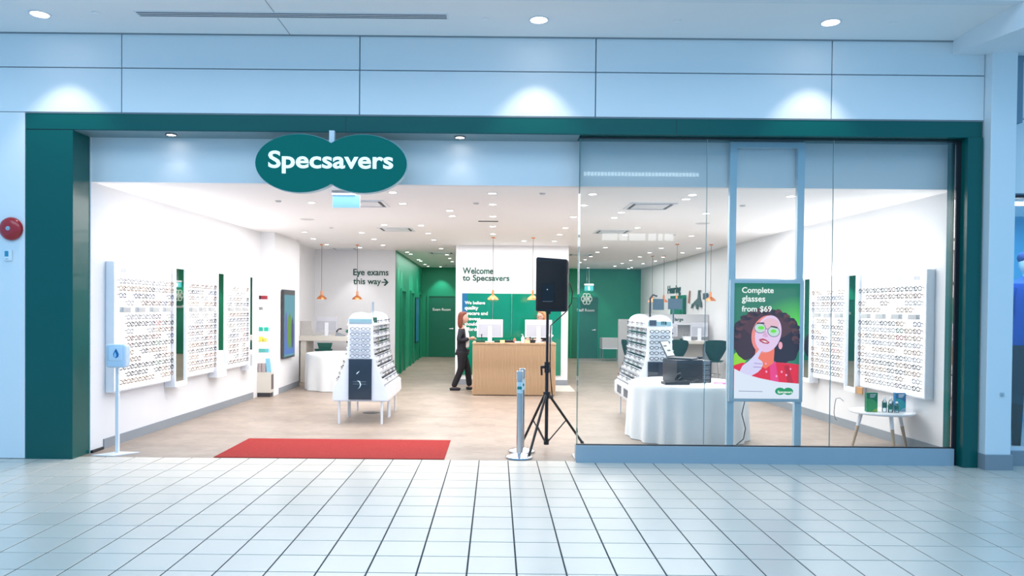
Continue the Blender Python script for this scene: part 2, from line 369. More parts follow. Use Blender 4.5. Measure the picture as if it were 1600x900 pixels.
# lit frontage of the unit across the mall, seen only as a reflection in the glass
of = thing('opposite_frontage', (4.4, -6.2, 0), 'white shop frontage with two lit strips across the mall', 'frontage')
MB().box(-2.6, 2.6, 0, .2, 3.2, 6.4).obj('fascia', mallwhite, of)
so = mat('lit_strip', (1, 1, 1), .5, emit=(.8, .95, 1), es=5)
st_ = None
for k in range(34):
    if st_ is None: st_ = MB().box(-.035, .035, .2, .24, -.05, .05).obj('strip_lamp', so, of, loc=(-1.74, 0, 5.8))
    else: dup(st_, (-1.74+k*.103, 0, 5.8), parent=of)
for a, b in ((-1.2, -.75), (-.68, -.45), (-.38, .1), (.2, .42), (.5, .62), (.7, .95)): MB().box(a, b, .2, .24, 3.8, 4.0).obj('strip_lamp', so, of)
# ================================================================ SHOP SHELL
struct(MB().box(-5.2, 5.8, 8.24, 27.2, -.1, 0).obj('floor_shop', woodfloor))
sceil = struct(MB().box(-5.2, 5.8, 8.551, 27.2, 3.1, 3.25).obj('ceiling_shop', ceilm))
struct(MB().box(-4.7, 5.4, 8.45, 8.55, 3.1, 3.8).obj('wall_bulkhead', white))
def wallstrip(name, pts, z0, z1, thick, m, parent=None, kind=True):
    # pts along the room side; thickness goes outward (sign of thick in x)
    b = MB()
    for (xa, ya), (xb, yb) in zip(pts, pts[1:]): b.prism([(xa, ya), (xb, yb), (xb+thick, yb), (xa+thick, ya)], z0, z1, 'z')
    o = b.obj(name, m, parent)
    if kind: struct(o)
    return o
LW = lambda y: -4.63+(y-8.44)*(.17/5.46)     # left wall line
RW = lambda y: 5.26-(y-8.3)*.045 if y < 13 else 5.05-(y-13)*.004
wallstrip('wall_left', [(LW(8.44), 8.44), (LW(14), 14)], 0, 3.7, -.3, white)
wallstrip('wall_left_pier', [(-4.20, 14.0), (-4.22, 15.85)], 0, 3.1, -.6, white)
wallstrip('wall_left_rear', [(-4.44, 15.85), (-4.44, 18.1)], 0, 3.1, -.3, white)
wallstrip('wall_right', [(RW(8.3), 8.3), (RW(12.99), 12.99), (RW(27), 27)], 0, 3.7, .3, white)
struct(MB().box(-4.6, -2.47, 18.1, 18.3, 0, 3.1).obj('wall_back_left', white))
wallstrip('wall_corridor', [(-2.462, 18.101), (-2.58, 25.6)], 0, 3.1, -.15, paintgreen)
struct(MB().box(-2.8, 5.4, 25.6, 25.8, 0, 3.1).obj('wall_back', paintgreen))
struct(MB().box(-.9, 1.60, 16.42, 16.9, 0, 3.1).obj('wall_reception', white))
wallstrip('baseboard_left', [(LW(8.7)+.012, 8.7), (LW(13.6)+.012, 13.6)], 0, .115, -.012, grey)
wallstrip('baseboard_pier', [(-4.188, 14.32), (-4.208, 15.85)], 0, .115, -.012, grey)
wallstrip('baseboard_right', [(RW(8.5)-.012, 8.5), (RW(12.99)-.012, 12.99), (RW(17.2)-.012, 17.2)], 0, .12, .012, grey)
struct(MB().box(-4.44, -2.47, 18.088, 18.1, 0, .115).obj('baseboard_back', grey))
struct(MB().box(-.912, 1.612, 16.408, 16.42, 0, .12).obj('baseboard_reception', grey))
struct(MB().box(-4.632, -4.60, 8.442, 8.68, 0, .03).obj('shadow_gap_strip', blackm))  # dark strip painted in for the shadow gap at the wall foot

# doors and recesses of the corridor
def door(n, x0, x1, z1, words, wx, wz, ww, hx, y=25.6):
    f = struct(MB().box(x0-.06, x0, y-.04, y, 0, z1+.06).box(x1, x1+.06, y-.04, y, 0, z1+.06).box(x0, x1, y-.04, y, z1, z1+.06).obj('door_%d' % n, paintgreen))
    lf = MB().box(x0, x1, y-.018, y-.002, .01, z1).obj('door_leaf', doorgreen, f)
    MB().lathe([(.001, 0), (.03, 0), (.03, .01), (.012, .015), (.012, .05), (.001, .05)], 16, M=Matrix.Translation((hx, y-.018, .98)) @ RX).tube([(hx, y-.065, .98), (hx+(.11 if hx < (x0+x1)/2 else -.11), y-.065, .98)], .012).obj('door_handle', chrome, lf, True)
    text('lettering', words, whiteprint, ww, (wx, y-.022, wz), lf, bold=.01)
door(1, -2.33, -1.40, 2.10, 'Exam Room', -2.19, 1.60, .62, -1.50)
door(2, 2.62, 3.52, 2.10, 'Staff Room', 2.80, 1.62, .60, 3.43)
for n, (ya, yb) in enumerate(((19.1, 20.0), (21.6, 22.5), (24.1, 25.0))):
    xa = -2.462-(ya-18.1)*.0157; xb = -2.462-(yb-18.1)*.0157
    f = struct(MB().prism([(xa+.05, ya-.07), (xa+.05, ya), (xa-.1, ya), (xa-.1, ya-.07)], 0, 2.2, 'z').prism([(xb+.05, yb), (xb+.05, yb+.07), (xb-.1, yb+.07), (xb-.1, yb)], 0, 2.2, 'z').prism([(xa+.05, ya), (xb+.05, yb), (xb-.1, yb), (xa-.1, ya)], 2.13, 2.2, 'z').obj('door_%d' % (n+3), paintgreen))
    MB().prism([(xa+.012, ya), (xb+.012, yb), (xb-.02, yb), (xa-.02, ya)], 0, 2.13, 'z').obj('door_leaf', doorgreen, f)
cs = thing('corridor_screen', (-2.53, 23.2, 1.3), 'narrow blue digital screen on the green corridor wall', 'screen')
MB().rbox(0, .06, -.4, .4, -.7, .72, .01).obj('bezel', blackm, cs); MB().box(.06, .064, -.36, .36, -.66, .68).obj('display', mat('blue_screen', (.01, .08, .14), .3, emit=(.01, .12, .2), es=.6), cs)

# ---------------------------------------------------------------- shop-front glazing
win = struct(MB().box(.90, 5.09, 8.17, 8.30, -.004, .188).obj('window_1', mat('grey_metal_sill', (.34, .42, .48), .4)))
MB().box(.905, 5.085, 8.205, 8.25, .188, .197).obj('bottom_channel', blackm, win)
MB().box(.905, 5.085, 8.205, 8.25, 3.596, 3.606).obj('top_channel', blackm, win)
for a, b in ((.915, 2.325), (2.331, 3.727), (3.733, 5.083)):
    MB().box(a, b, 8.222, 8.232, .197, 3.60).obj('pane', glass, win)
for x in (2.325, 3.727): MB().box(x, x+.006, 8.221, 8.233, .197, 3.60).obj('pane_joint', mat('joint_silicone', (.35, .45, .45), .4), win)
MB().box(.909, .915, 8.222, 8.232, .197, 3.60).obj('pane_edge', glassedge, win)
MB().prism([(.915, 8.236), (.925, 8.236), (.955, 8.60), (.945, 8.60)], .012, 3.60, 'z').obj('pane', glass, win)
MB().box(.90, .96, 8.30, 8.62, 0, .012).obj('return_channel', steel, win)

# ================================================================ hanging sign
sg = thing('hanging_sign', (-1.797, 8.0, 3.25), 'big green double-oval hanging sign with white lettering over the entrance', 'sign')
def twin(rx, rz, dx, n=40):
    a0 = math.acos(min(1, dx/rx)); P = []
    for k in range(n+1):
        a = -(PI-a0)+(2*(PI-a0))*k/n; P.append((dx+rx*math.cos(a), rz*math.sin(a)))
    for k in range(n+1):
        a = a0+(2*(PI-a0))*k/n; P.append((-dx+rx*math.cos(a), rz*math.sin(a)))
    out = []
    for p in P:
        if not out or (abs(p[0]-out[-1][0])+abs(p[1]-out[-1][1])) > 1e-5: out.append(p)
    if abs(out[0][0]-out[-1][0])+abs(out[0][1]-out[-1][1]) < 1e-5: out.pop()
    return out
MB().prism(twin(.475, .312, .342), -.06, .06, 'y').obj('sign_board', signgreen, sg, loc=(0, .06, 0))
MB().prism(twin(.481, .318, .342), -.045, .045, 'y').obj('edge_rim', mat('pale_rim', (.4, .6, .65), .4), sg, loc=(0, .06, 0))
text('lettering', 'Specsavers', litwhite, 1.348, (-.675, -.003, -.115), sg, bold=.022, ext=.006, height=.245)
MB().box(-.028, .028, .03, .09, .17, .36).obj('hanger', wmetal, sg)
ex = thing('ceiling_sign', (-1.82, 8.95, 3.1), 'plain ceiling sign, tinted by blue mall light, hanging behind the big green sign', 'sign')
MB().box(-.17, .11, -.04, .04, -.055, 0).obj('bracket', steel, ex)
MB().rbox(-.165, .165, -.015, .015, -.20, -.05, .004).obj('sign_plate', mat('blue_light_tinted_plate', (.30, .62, .86), .3, emit=(.3, .65, .95), es=.45), ex)  # the mall's blue light is put into the plate's colour and glow

# ================================================================ shop ceiling fittings
RX_ = [9.0, 9.97, 11.27, 12.65, 13.92, 15.29, 16.7, 18.1, 19.6, 20.88, 22.25]
pts = [(-2.49, 9.96), (-1.27, 9.01), (-1.27, 9.97), (-.06, 9.01), (-.06, 9.98), (-.06, 11.26), (-.07, 12.64), (-.07, 13.92), (-.68, 10.64), (-.68, 11.27), (-1.29, 12.6), (-1.29, 13.92), (-1.3, 15.28), (-1.91, 12.56), (-2.52, 15.2), (-2.54, 13.92), (-2.56, 16.67), (-3.61, 13.91), (-3.78, 15.26), (-3.82, 16.64), (1.18, 12.77), (1.18, 13.92), (1.19, 15.3), (.56, 15.3), (1.16, 11.24), (-1.31, 17.45), (-3.22, 17.41),
 (-2.26, 18.71), (-2.25, 19.38), (-2.27, 21.57), (-2.27, 22.18), (-2.31, 23.92), (-2.31, 25.0), (-1.31, 19.47), (-1.32, 20.86), (-1.33, 22.26), (-1.9, 25.2),
 (1.16, 9.01), (1.17, 9.97), (1.79, 10.66), (1.79, 11.3), (2.37, 8.99), (2.38, 9.33), (3.02, 10.7), (3.58, 9.03), (2.46, 16.76), (2.47, 18.13), (2.5, 19.61), (2.49, 20.84), (2.5, 22.16), (3.73, 16.76), (3.75, 18.14), (3.79, 19.57), (4.4, 19.55), (3.8, 20.95), (3.8, 22.38), (3.81, 23.82), (4.45, 22.45), (4.49, 24.6), (4.5, 25.2), (4.54, 18.09), (4.55, 16.66), (4.55, 21.2), (3.67, 13.96), (2.41, 13.92), (2.4, 12.65), (3.1, 25.0), (2.2, 25.0)]
washers = [(-4.0, 9.2), (-4.0, 10.1), (-3.98, 11.0), (-3.95, 11.9), (-3.9, 12.8), (4.6, 9.3), (4.6, 10.3), (4.55, 11.4), (4.5, 12.6)]
dl = None
for i, (x, y) in enumerate(pts+washers):
    if dl is None:
        dl = thing('downlight', (x, y, 3.1), 'small round recessed downlight in the white shop ceiling', 'light', 'recessed downlights in the shop ceiling')
        MB().lathe([(.048, -.001), (.062, -.001), (.062, -.005), (.048, -.004), (.048, -.001)], 20).obj('trim_ring', wplas, dl, True)
        MB().lathe([(.001, -.002), (.048, -.002), (.001, -.0018)], 20).obj('lens', lampglow, dl)
        d = dl
    else: d = dup(dl, (x, y, 3.1))
fit = sorted([o for o in C.objects if o.name.startswith('downlight') and 'label' in o], key=lambda o: min(range(len(RX_)), key=lambda k: abs(RX_[k]-o.location.y)))
NUM = ['first', 'second', 'third', 'fourth', 'fifth', 'sixth', 'seventh', 'eighth', 'ninth', 'tenth', 'eleventh', 'twelfth', 'thirteenth', 'fourteenth', 'fifteenth', 'sixteenth']
rows_ = {}
for o in fit: rows_.setdefault(min(range(len(RX_)), key=lambda k: abs(RX_[k]-o.location.y)), []).append(o)
for k, L_ in rows_.items():
    for j, o in enumerate(sorted(L_, key=lambda o: o.location.x)): o['label'] = 'recessed downlight in the %s row from the glass front, %s from the left' % (NUM[k], NUM[j])
protoL = {}
def beamlight(x, y, power, ang, tx, ty=0, blend=.5, col=SHOP_COL):
    key = (power, ang, blend, col)
    if key not in protoL:
        l = bpy.data.lights.new('downlight_beam', 'SPOT'); l.energy = power; l.color = col; l.spot_size = math.radians(ang); l.spot_blend = blend; l.shadow_soft_size = .03; protoL[key] = l
    o = bpy.data.objects.new('downlight_beam', protoL[key]); C.objects.link(o); o.location = (x, y, 3.085)
    o.rotation_euler = (math.radians(ty), math.radians(tx), 0)
for (x, y) in washers: beamlight(x, y, 34, 95, 16 if x > 0 else -16)
for (x, y) in [(-2.49, 9.96), (-1.27, 9.97), (-.06, 9.98), (1.17, 9.97), (2.38, 9.33), (3.02, 10.7), (-1.29, 12.6), (1.18, 12.77), (2.4, 12.65), (-2.54, 13.92), (-.07, 13.92), (-1.3, 15.28), (1.19, 15.3)]: beamlight(x, y, 50, 110, 0, blend=.8)
for (x, y) in [(-2.26, 18.71), (-2.25, 19.38), (-2.27, 21.57), (-2.27, 22.18), (-2.31, 23.92)]: beamlight(x, y, 60, 62, 0)
for (x, y) in [(-1.9, 25.2), (3.1, 25.0), (2.2, 25.0), (-1.32, 20.86), (2.5, 20.84), (3.8, 22.38)]: beamlight(x, y, 70, 75, 0, 8)
for (x, y) in [(4.54, 18.09), (4.55, 16.66), (4.55, 19.55), (4.55, 21.2), (4.45, 22.45), (4.49, 24.6)]: beamlight(x, y, 60, 58, 6, blend=.4)
beamlight(-3.4, 17.5, 50, 70, 0, 8); beamlight(.3, 15.9, 32, 74, 0, 10); beamlight(-3.8, 15.4, 20, 70, -8)

def vent(x, y, n):
    v = thing('ceiling_vent', (x, y, 3.1), 'square four-way air vent '+n, 'vent')
    w_ = .31
    for k, (a, b) in enumerate(((.31, .27), (.22, .19))):
        MB().box(-a, a, -a, -b, -.012, 0).box(-a, a, b, a, -.012, 0).box(-a, -b, -b, b, -.012, 0).box(b, a, -b, b, -.012, 0).obj('frame', wmetal, v)
    MB().box(-.19, .19, -.19, .19, -.010, -.004).obj('centre_plate', wmetal, v)
    MB().box(-.27, .27, -.27, .27, -.003, 0).obj('dark_throat', mat('vent_throat', (.12, .13, .13), .8), v)
for x, y, n in ((-1.8, 13.25, 'in the shop ceiling halfway to the reception'), (-1.8, 10.0, 'in the shop ceiling just behind the big green sign'), (2.06, 10.0, 'in the shop ceiling right behind the glass front'), (2.07, 13.3, 'in the ceiling above the right glasses stand'), (-3.65, 17.8, 'above the left rear desk'), (-1.4, 18.85, 'at the mouth of the green corridor'), (2.15, 19.0, 'right of the reception wall near the staff room'), (-1.4, 24.2, 'at the far end of the corridor before the exam room')): vent(x, y, n)
for x, y, n in ((-3.04, 11.87, 'left'), (3.31, 11.92, 'right')):
    tag(MB().lathe([(.001, -.008), (.10, -.006), (.115, 0), (.001, 0)], 28).obj('ceiling_speaker', mat('speaker_grille_white', (.6, .6, .6), .7), None, True, loc=(x, y, 3.1)), 'round white loudspeaker grille in the %s half of the shop ceiling' % n, 'speaker')
tag(MB().box(-.16, .16, -.05, .05, -.006, 0).obj('slot_vent', mat('vent_throat', (.12, .13, .13), .8), loc=(-.14, 11.9, 3.1)), 'small dark slot vent in the middle of the shop ceiling', 'vent')
for x, y, w_ in ((-2.9, 9.82, 'left of the big green sign'), (.55, 8.97, 'just left of the glass edge'), (-.28, 9.85, 'above and left of the black speaker'), (-2.92, 13.07, 'above the left glasses stand'), (3.26, 9.84, 'right of the screen frame'), (3.29, 13.74, 'behind the screen frame')):
    tag(MB().lathe([(.001, -.02), (.03, -.018), (.04, -.004), (.04, 0), (.001, 0)], 16).obj('smoke_detector', mat('off_white', (.6, .6, .6), .6), None, True, loc=(x, y, 3.1)), 'tiny off-white detector cap on the shop ceiling, '+w_, 'detector', 'detector caps on the shop ceiling')
for x, lb in ((-3.64, 'left of the big green sign'), (-.42, 'right of the big green sign')):
    o = thing('soffit_downlight', (x, 8.27, 3.606), 'small round light under the green lintel, '+lb, 'light')
    MB().lathe([(.05, -.001), (.06, -.001), (.06, -.012), (.05, -.01), (.05, -.001)], 20).obj('trim_ring', blackm, o, True)
    MB().lathe([(.001, -.006), (.05, -.006), (.001, -.0055)], 20).obj('lens', lampglow, o)
    lamp('soffit_beam', 'SPOT', (0, 0, -.02), 3, (1, .95, .9), o, spot_size=1.6, spot_blend=.8, shadow_soft_size=.03)

# ================================================================ spectacles
def spec_mesh(name, m, wire=.0035):
    b = MB()
    for sx in (-1, 1):
        P = [(sx*.034+.028*math.cos(a), -.004*abs(math.cos(a)), .021*math.sin(a)) for a in [2*PI*k/10 for k in range(11)]]
        b.tube(P, wire, 4, cap=False)
        b.tube([(sx*.062, 0, .008), (sx*.070, .012, .010), (sx*.068, .08, .008), (sx*.066, .125, -.012)], wire*.8, 4)
    b.tube([(-.008, -.002, .006), (0, -.004, .009), (.008, -.002, .006)], wire*.8, 4)
    me = b.mesh(name); me.materials.append(m); return me
scols = {'black': (.012, .012, .016), 'brown': (.10, .04, .025), 'gold': (.22, .14, .08), 'red': (.22, .03, .03), 'blue': (.03, .045, .10), 'green': (.04, .11, .06), 'purple': (.08, .04, .08), 'grey': (.22, .23, .25)}
SM = {k: spec_mesh('spectacles', mat(k+'_frame', c, .35), .0042 if k in ('black', 'brown', 'red', 'purple') else .003) for k, c in scols.items()}
WM = {k: spec_mesh('spectacles', mat(k+'_frame', c, .35), .0055) for k, c in scols.items()}
def place_spec(kind, M, label, group, sc=1.0, lib=None):
    o = bpy.data.objects.new('spectacles', (lib or SM)[kind]); C.objects.link(o)
    o.matrix_world = M @ Matrix.Diagonal((sc, sc, sc, 1)); return tag(o, label, 'spectacles', group)
stuffq = []      # (kind, matrix) joined later
def join_stuff(items, name, label, group=None):
    bykind = {}
    verts = []; faces = []; mi = []; mats = []
    for kind, M in items:
        me = WM[kind]; m = me.materials[0]
        if m not in mats: mats.append(m)
        o_ = len(verts); verts += [tuple(M @ v.co) for v in me.vertices]
        for p in me.polygons: faces.append([o_+i for i in p.vertices]); mi.append(mats.index(m))
    me = bpy.data.meshes.new(name); me.from_pydata(verts, [], faces)
    for m in mats: me.materials.append(m)
    me.polygons.foreach_set('material_index', mi)
    o = bpy.data.objects.new(name, me); C.objects.link(o); tag(o, label, 'spectacles', None, 'stuff'); return o

# ================================================================ wall displays
ROWZ = [1.99-.0865*k for k in range(15)]
def wall_unit(W, loc, rz, label, glabel, ggroup, singles, nper, showside):
    # local: centred on x, wall at y=0, front at y=-.12
    u = thing('display_wall_unit', loc, label, 'display', None, rz)
    MB().box(-W/2, W/2, -.10, 0, .66, 2.215).obj('housing', wmetal, u)
    MB().box(-W/2+.02, W/2-.02, -.112, -.10, .68, 2.20).obj('lit_panel', glow, u)
    rail = None
    for k, z in enumerate(ROWZ):
        if rail is None: rail = MB().box(-W/2+.03, W/2-.03, -.135, -.112, -.003, .003).obj('shelf_rail', mat('rail_grey', (.55, .56, .58), .4), u, loc=(0, 0, z-.028))
        else: dup(rail, (0, 0, z-.028), parent=u)
    for f in (1/3, 2/3): MB().box(-W/2+W*f-.003, -W/2+W*f+.003, -.116, -.112, .70, 2.18).obj('divider', wmetal, u)
    n = 4 if W > 1.3 else 3; hold = None
    for k in range(n):
        x = -W/2+W*(k+.5)/n
        if hold is None: hold = MB().rbox(-.09, .09, -.165, -.116, -.032, .030, .004, 1).obj('card_holder', mat('frosted_holder', (.45, .46, .46), .5), u, loc=(x, 0, ROWZ[4]))
        else: dup(hold, (x, 0, ROWZ[4]), parent=u)
        MB().box(-.06, .06, -.118, -.112, 0, .05).obj('header_card', mat('header_card_print', (.62, .64, .66), .5), u, loc=(x, 0, 2.09))
    lamp('added_uplight', 'AREA', (0, -.06, 2.235), 6*W, SHOP_COL, u, rot=(PI, 0, 0), shape='RECTANGLE', size=W-.06, size_y=.07)  # uplight added on the housing to brighten wall and ceiling
    # spectacles
    R = Matrix.Translation(loc) @ Matrix.Rotation(rz, 4, 'Z')
    side = -1 if showside == 'L' else 1
    for r, z in enumerate(ROWZ):
        if r == 4: continue
        rowk = random.choice(['black', 'brown', 'gold', 'grey', 'blue', 'gold', 'grey'])
        for c in range(nper):
            if random.random() < .15: continue
            x = -W/2+.10+(W-.20)*c/(nper-1)+random.uniform(-.004, .004)
            k = rowk if random.random() < .7 else random.choice(['black', 'brown', 'grey', 'gold', 'blue', 'brown'])
            if c in (nper//2+1, ) and r > 4: k = random.choice(['brown', 'purple', 'red', 'green', 'black', 'gold'])
            M = R @ Matrix.Translation((x, -.15, z-.003)) @ Matrix.Scale(.2, 4, (0, 1, 0))
            near = c+1 if showside == 'L' else nper-c
            if singles: place_spec(k, M, '%s spectacles in the %s row, %s from the entrance, on the nearest %s wall display' % (k, ORD[r], ['first', 'second', 'third', 'fourth', 'fifth', 'sixth', 'seventh', 'eighth'][near-1], 'left' if showside == 'L' else 'right'), ggroup, 1.22, WM)
            else: stuffq.append((k, M @ Matrix.Scale(1.22, 4)))
    return u
def wall_mirror(loc, rz, W, z0, z1, label):
    u = thing('display_mirror', loc, label, 'mirror', None, rz)
    MB().box(-W/2, W/2, -.15, 0, z0-.04, z0).box(-W/2, -W/2+.03, -.15, 0, z0, z1).box(W/2-.03, W/2, -.15, 0, z0, z1).box(-W/2, W/2, -.13, 0, z1, z1+.01).obj('frame', wplas, u)
    MB().box(-W/2+.03, W/2-.03, -.128, -.09, z0+.035, z1).obj('mirror_glass', mirror, u)
    MB().box(-W/2+.03, W/2-.03, -.13, -.09, z0, z0+.03).obj('lower_ledge', wplas, u)
aL = math.atan(.17/5.46); rzL = PI/2-aL
aR = math.atan(.045); rzR = -PI/2+aR*1.0
def Lp(y): return (LW(y)+.005, y, 0)
def Rp(y): return (RW(y)-.005, y, 0)
wall_unit(1.42, Lp(9.45), rzL, 'tall lit glasses display on the left wall, nearest the entrance', 'spectacles on the nearest lit wall display at left', 'spectacles on the left wall display', True, 8, 'L')
wall_unit(1.0, Lp(11.10), rzL, 'lit glasses display on the left wall between the two tall mirrors', '', '', False, 6, 'L')
wall_unit(.96, Lp(12.50), rzL, 'lit glasses display on the left wall, farthest from the entrance', '', '', False, 6, 'L')
wall_mirror(Lp(10.38), rzL, .38, .61, 2.21, 'tall mirror between the first and second lit displays on the left wall')
wall_mirror(Lp(11.81), rzL, .36, .61, 2.21, 'tall mirror between the second and third lit displays on the left wall')
wall_mirror(Lp(13.14), rzL, .28, .61, 2.21, 'tall mirror beside the product shelf at the end of the left wall')
wall_unit(1.44, Rp(9.54), rzR, 'tall lit glasses display on the right wall behind the small round table', 'spectacles on the nearest lit wall display at right', 'spectacles on the right wall display', True, 8, 'R')
wall_unit(1.0, Rp(11.13), rzR, 'lit glasses display on the right wall between two tall mirrors', '', '', False, 6, 'R')
wall_unit(1.1, Rp(12.55), rzR, 'lit glasses display on the right wall just right of the portrait screen', '', '', False, 6, 'R')
wall_mirror(Rp(10.45), -PI/2, .34, .61, 2.21, 'tall mirror on the right wall next to the nearest lit display')
wall_mirror(Rp(11.82), -PI/2, .34, .61, 2.21, 'tall mirror on the right wall nearer the portrait screen')
tag(MB().rbox(-.01, .01, -.1, .1, 0, .095, .002, 1).obj('brown_card', mat('kraft_brown', (.50, .27, .10), .6), loc=(RW(10.2)-.14, 10.22, .565)), 'plain brown card below the nearest right wall display', 'card')
join_stuff(stuffq, 'wall_spectacles', 'rows of spectacles on the farther lit wall displays on both sides')
cb = tag(MB().tube([(4.98, 10.55, .42), (4.95, 10.6, .46), (4.93, 10.68, .44), (4.93, 10.72, .34), (4.95, 10.78, .22), (5.0, 10.85, .12), (5.05, 10.9, .1)], .006, 6).obj('power_cable', grey, None, True), 'thin grey cable looping down the right wall behind the portrait screen', 'cable')

# product shelf at the end of the left wall
ps = thing('product_shelf', (-4.32, 14.02, 0), 'white product shelf with sunglasses and boxes on a cream cabinet at the left wall end', 'shelf')
MB().box(-.20, .11, -.20, .27, .08, .46).obj('cabinet', cream, ps)
MB().box(-.19, .10, -.19, .27, 0, .08).obj('plinth', mat('dark_plinth', (.05, .05, .055), .5), ps)
MB().box(.1, .113, -.16, .22, .14, .42).obj('drawer_front', mat('brown_grey_door', (.14, .12, .115), .5), ps)
MB().box(-.20, .06, -.04, .0, .46, 2.18).obj('back_panel', glow, ps)
for k in range(8): MB().box(-.19, .06, -.12, -.04, .62+k*.2, .63+k*.2).obj('shelf', wplas, ps)
kk = 0
for (x, z, w_, h_, c, nm) in ((-.15, 1.83, .06, .05, (.02, .02, .03), 'black'), (-.05, 1.83, .09, .05, (.35, .03, .05), 'dark red'), (-.14, 1.63, .1, .04, (.3, .3, .3), 'grey'), (-.12, 1.03+.2, .06, .055, (.02, .45, .33), 'teal green'), (-.01, 1.23, .06, .055, (.02, .5, .36), 'teal'), (-.13, 1.03, .09, .07, (.8, .7, .1), 'yellow'), (-.03, 1.03, .05, .05, (.75, .65, .12), 'pale yellow'), (-.1, .83, .12, .05, (.1, .45, .4), 'sea green'), (.01, .83, .05, .05, (.15, .5, .6), 'light blue')):
    tag(MB().rbox(x-w_*.65, x+w_*.65, -.035, .035, 0, h_*1.4, .004, 1).obj('product_box', mat('pack_'+nm.replace(' ', '_'), c, .5), loc=(-4.32, 13.94, z+.001)), '%s small pack on the white product shelf at the left wall end' % nm, 'box')
for k, (x, c) in enumerate(((-.17, (.55, .53, .53)), (-.10, (.5, .48, .48)), (-.03, (.55, .5, .5)))):
    tag(MB().box(x-.03, x+.03, -.1, .05, 0, .17).obj('case_pack', mat('mauve_pack', (.42, .36, .36), .6), loc=(-4.32, 13.96-.02, .461)), ('left', 'middle', 'right')[k]+' upright grey pack standing on the cream cabinet', 'box')
tag(MB().prism([(.02, 0), (.10, 0), (.07, .26), (-.01, .26)], -.03, .03, 'y').obj('leaflet_box', mat('blue_white_pack', (.25, .55, .7), .5), loc=(-4.32, 13.90, .461)), 'leaning light blue leaflet pack on the cream cabinet', 'box')

# digital screen on the left pier
def shapes(parent, items, W, H, y0, cw, ch, ox, oy):
    for k, (nm, poly, m) in enumerate(items):
        P = [((x-ox)/cw*W-W/2, H/2-(y-oy)/ch*H) for x, y in poly]
        P = [(max(-W/2, min(W/2, a)), max(-H/2, min(H/2, b))) for a, b in P]
        MB().prism(P, y0-.0003*(k+1)-.0003, y0-.0003*(k+1), 'y').obj(nm, m, parent)
def em(name, c, s=1.0): return mat('screen_'+name, (.01, .01, .01), .5, emit=srgb(*c), es=s, spec=.1)
def blob(cx, cy, rx, ry, n=28, wob=0, ph=0, rot=0):
    P = []
    for k in range(n):
        a = 2*PI*k/n; r = 1+wob*math.sin(a*7+ph)+wob*.7*math.sin(a*11+ph*2)
        x, y = rx*r*math.cos(a), ry*r*math.sin(a); P.append((cx+x*math.cos(rot)-y*math.sin(rot), cy+x*math.sin(rot)+y*math.cos(rot)))
    return P
ws = thing('wall_screen', (-4.19, 14.82, 1.35), 'tall blue and green digital screen on the left pier', 'screen', None, PI/2)
MB().rbox(-.40, .40, -.05, 0, -.68, .68, .006, 1).obj('bezel', mat('dark_grey_bezel', (.05, .055, .06), .4), ws)
MB().box(-.36, .36, -.053, -.05, -.64, .58).obj('display', em('sky', (105, 165, 180), .9), ws)
shapes(ws, [('picture_area', [(0, 60), (100, 50), (100, 100), (0, 100)], em('lower_blue', (95, 135, 205), .9)), ('picture_area', blob(50, 62, 22, 30, wob=.05), em('leaf_green', (110, 160, 80), .9)), ('picture_area', blob(78, 65, 12, 26, wob=.05), em('dusk_violet', (80, 90, 130), .9)), ('picture_area', blob(15, 55, 12, 26, wob=.04), em('violet', (110, 125, 190), .9))], .72, 1.2, -.053, 100, 100, 0, 0)

# ================================================================ left rear desk
dk = thing('testing_desk', (-3.65, 16.9, 0), 'cream high desk against the left rear wall', 'desk')
MB().rbox(-.77, .85, -.3, .45, .93, 1.04, .004, 1).obj('desk_top', cream, dk); MB().box(-.75, -.62, -.26, .42, 0, .93).obj('end_panel', cream, dk); MB().box(.72, .8, -.26, .42, 0, .93).obj('end_panel', cream, dk)
def monitor(name, loc, label, w_=.50, h_=.34, rz=0):
    m = thing(name, loc, label, 'monitor', None, rz)
    MB().rbox(-w_/2, w_/2, -.02, .02, .09, .09+h_, .006, 1).obj('casing', mat('monitor_casing', (.60, .61, .66), .35), m)
    MB().box(-w_/2+.03, w_/2-.03, -.024, -.02, .12, .09+h_*.72).obj('rear_panel', mat('monitor_rear_grey', (.48, .49, .54), .5), m)
    MB().rbox(-.042, .042, -.045, -.02, .0, .09+h_*.62, .004, 1).rbox(-.1, .1, -.09, .08, 0, .012, .004, 1).obj('stand', wplas, m)
    MB().box(-w_/2+.015, w_/2-.015, .02, .022, .105, .09+h_-.015).obj('display', mat('dark_display', (.02, .03, .04), .2), m)
    return m
monitor('computer_monitor', (-3.88, 16.95, 1.04), 'white monitor seen from behind on the left rear desk')
lp = thing('privacy_panel', (-4.28, 16.75, 1.04), 'light grey upright panel left of the monitor on the left rear desk', 'panel')
MB().prism([(-.14, 0), (.12, 0), (.08, .33), (-.17, .33)], 0, .02, 'y').obj('panel_sheet', mat('warm_grey', (.5, .48, .46), .6), lp)
t_p = thing('desk_phone', (-3.52, 16.72, 1.04), 'grey desk phone beside the monitor on the left rear desk', 'phone')
MB().prism([(-.1, 0), (.1, 0), (.1, .02), (-.08, .09)], -.08, .08, 'y').obj('base', grey, t_p); MB().tube([(-.07, -.09, .10), (-.02, -.1, .16), (.05, -.1, .17)], [.018, .012, .018], 8).obj('handset', blackm, t_p, True)
pt = thing('desk_plant', (-3.33, 16.72, 1.04), 'small green leafy bundle at the right of the left rear desk', 'plant')
MB().lathe([(.04, 0), (.05, .07), (.001, .07)], 14).obj('pot', wplas, pt, True)
leaf = None
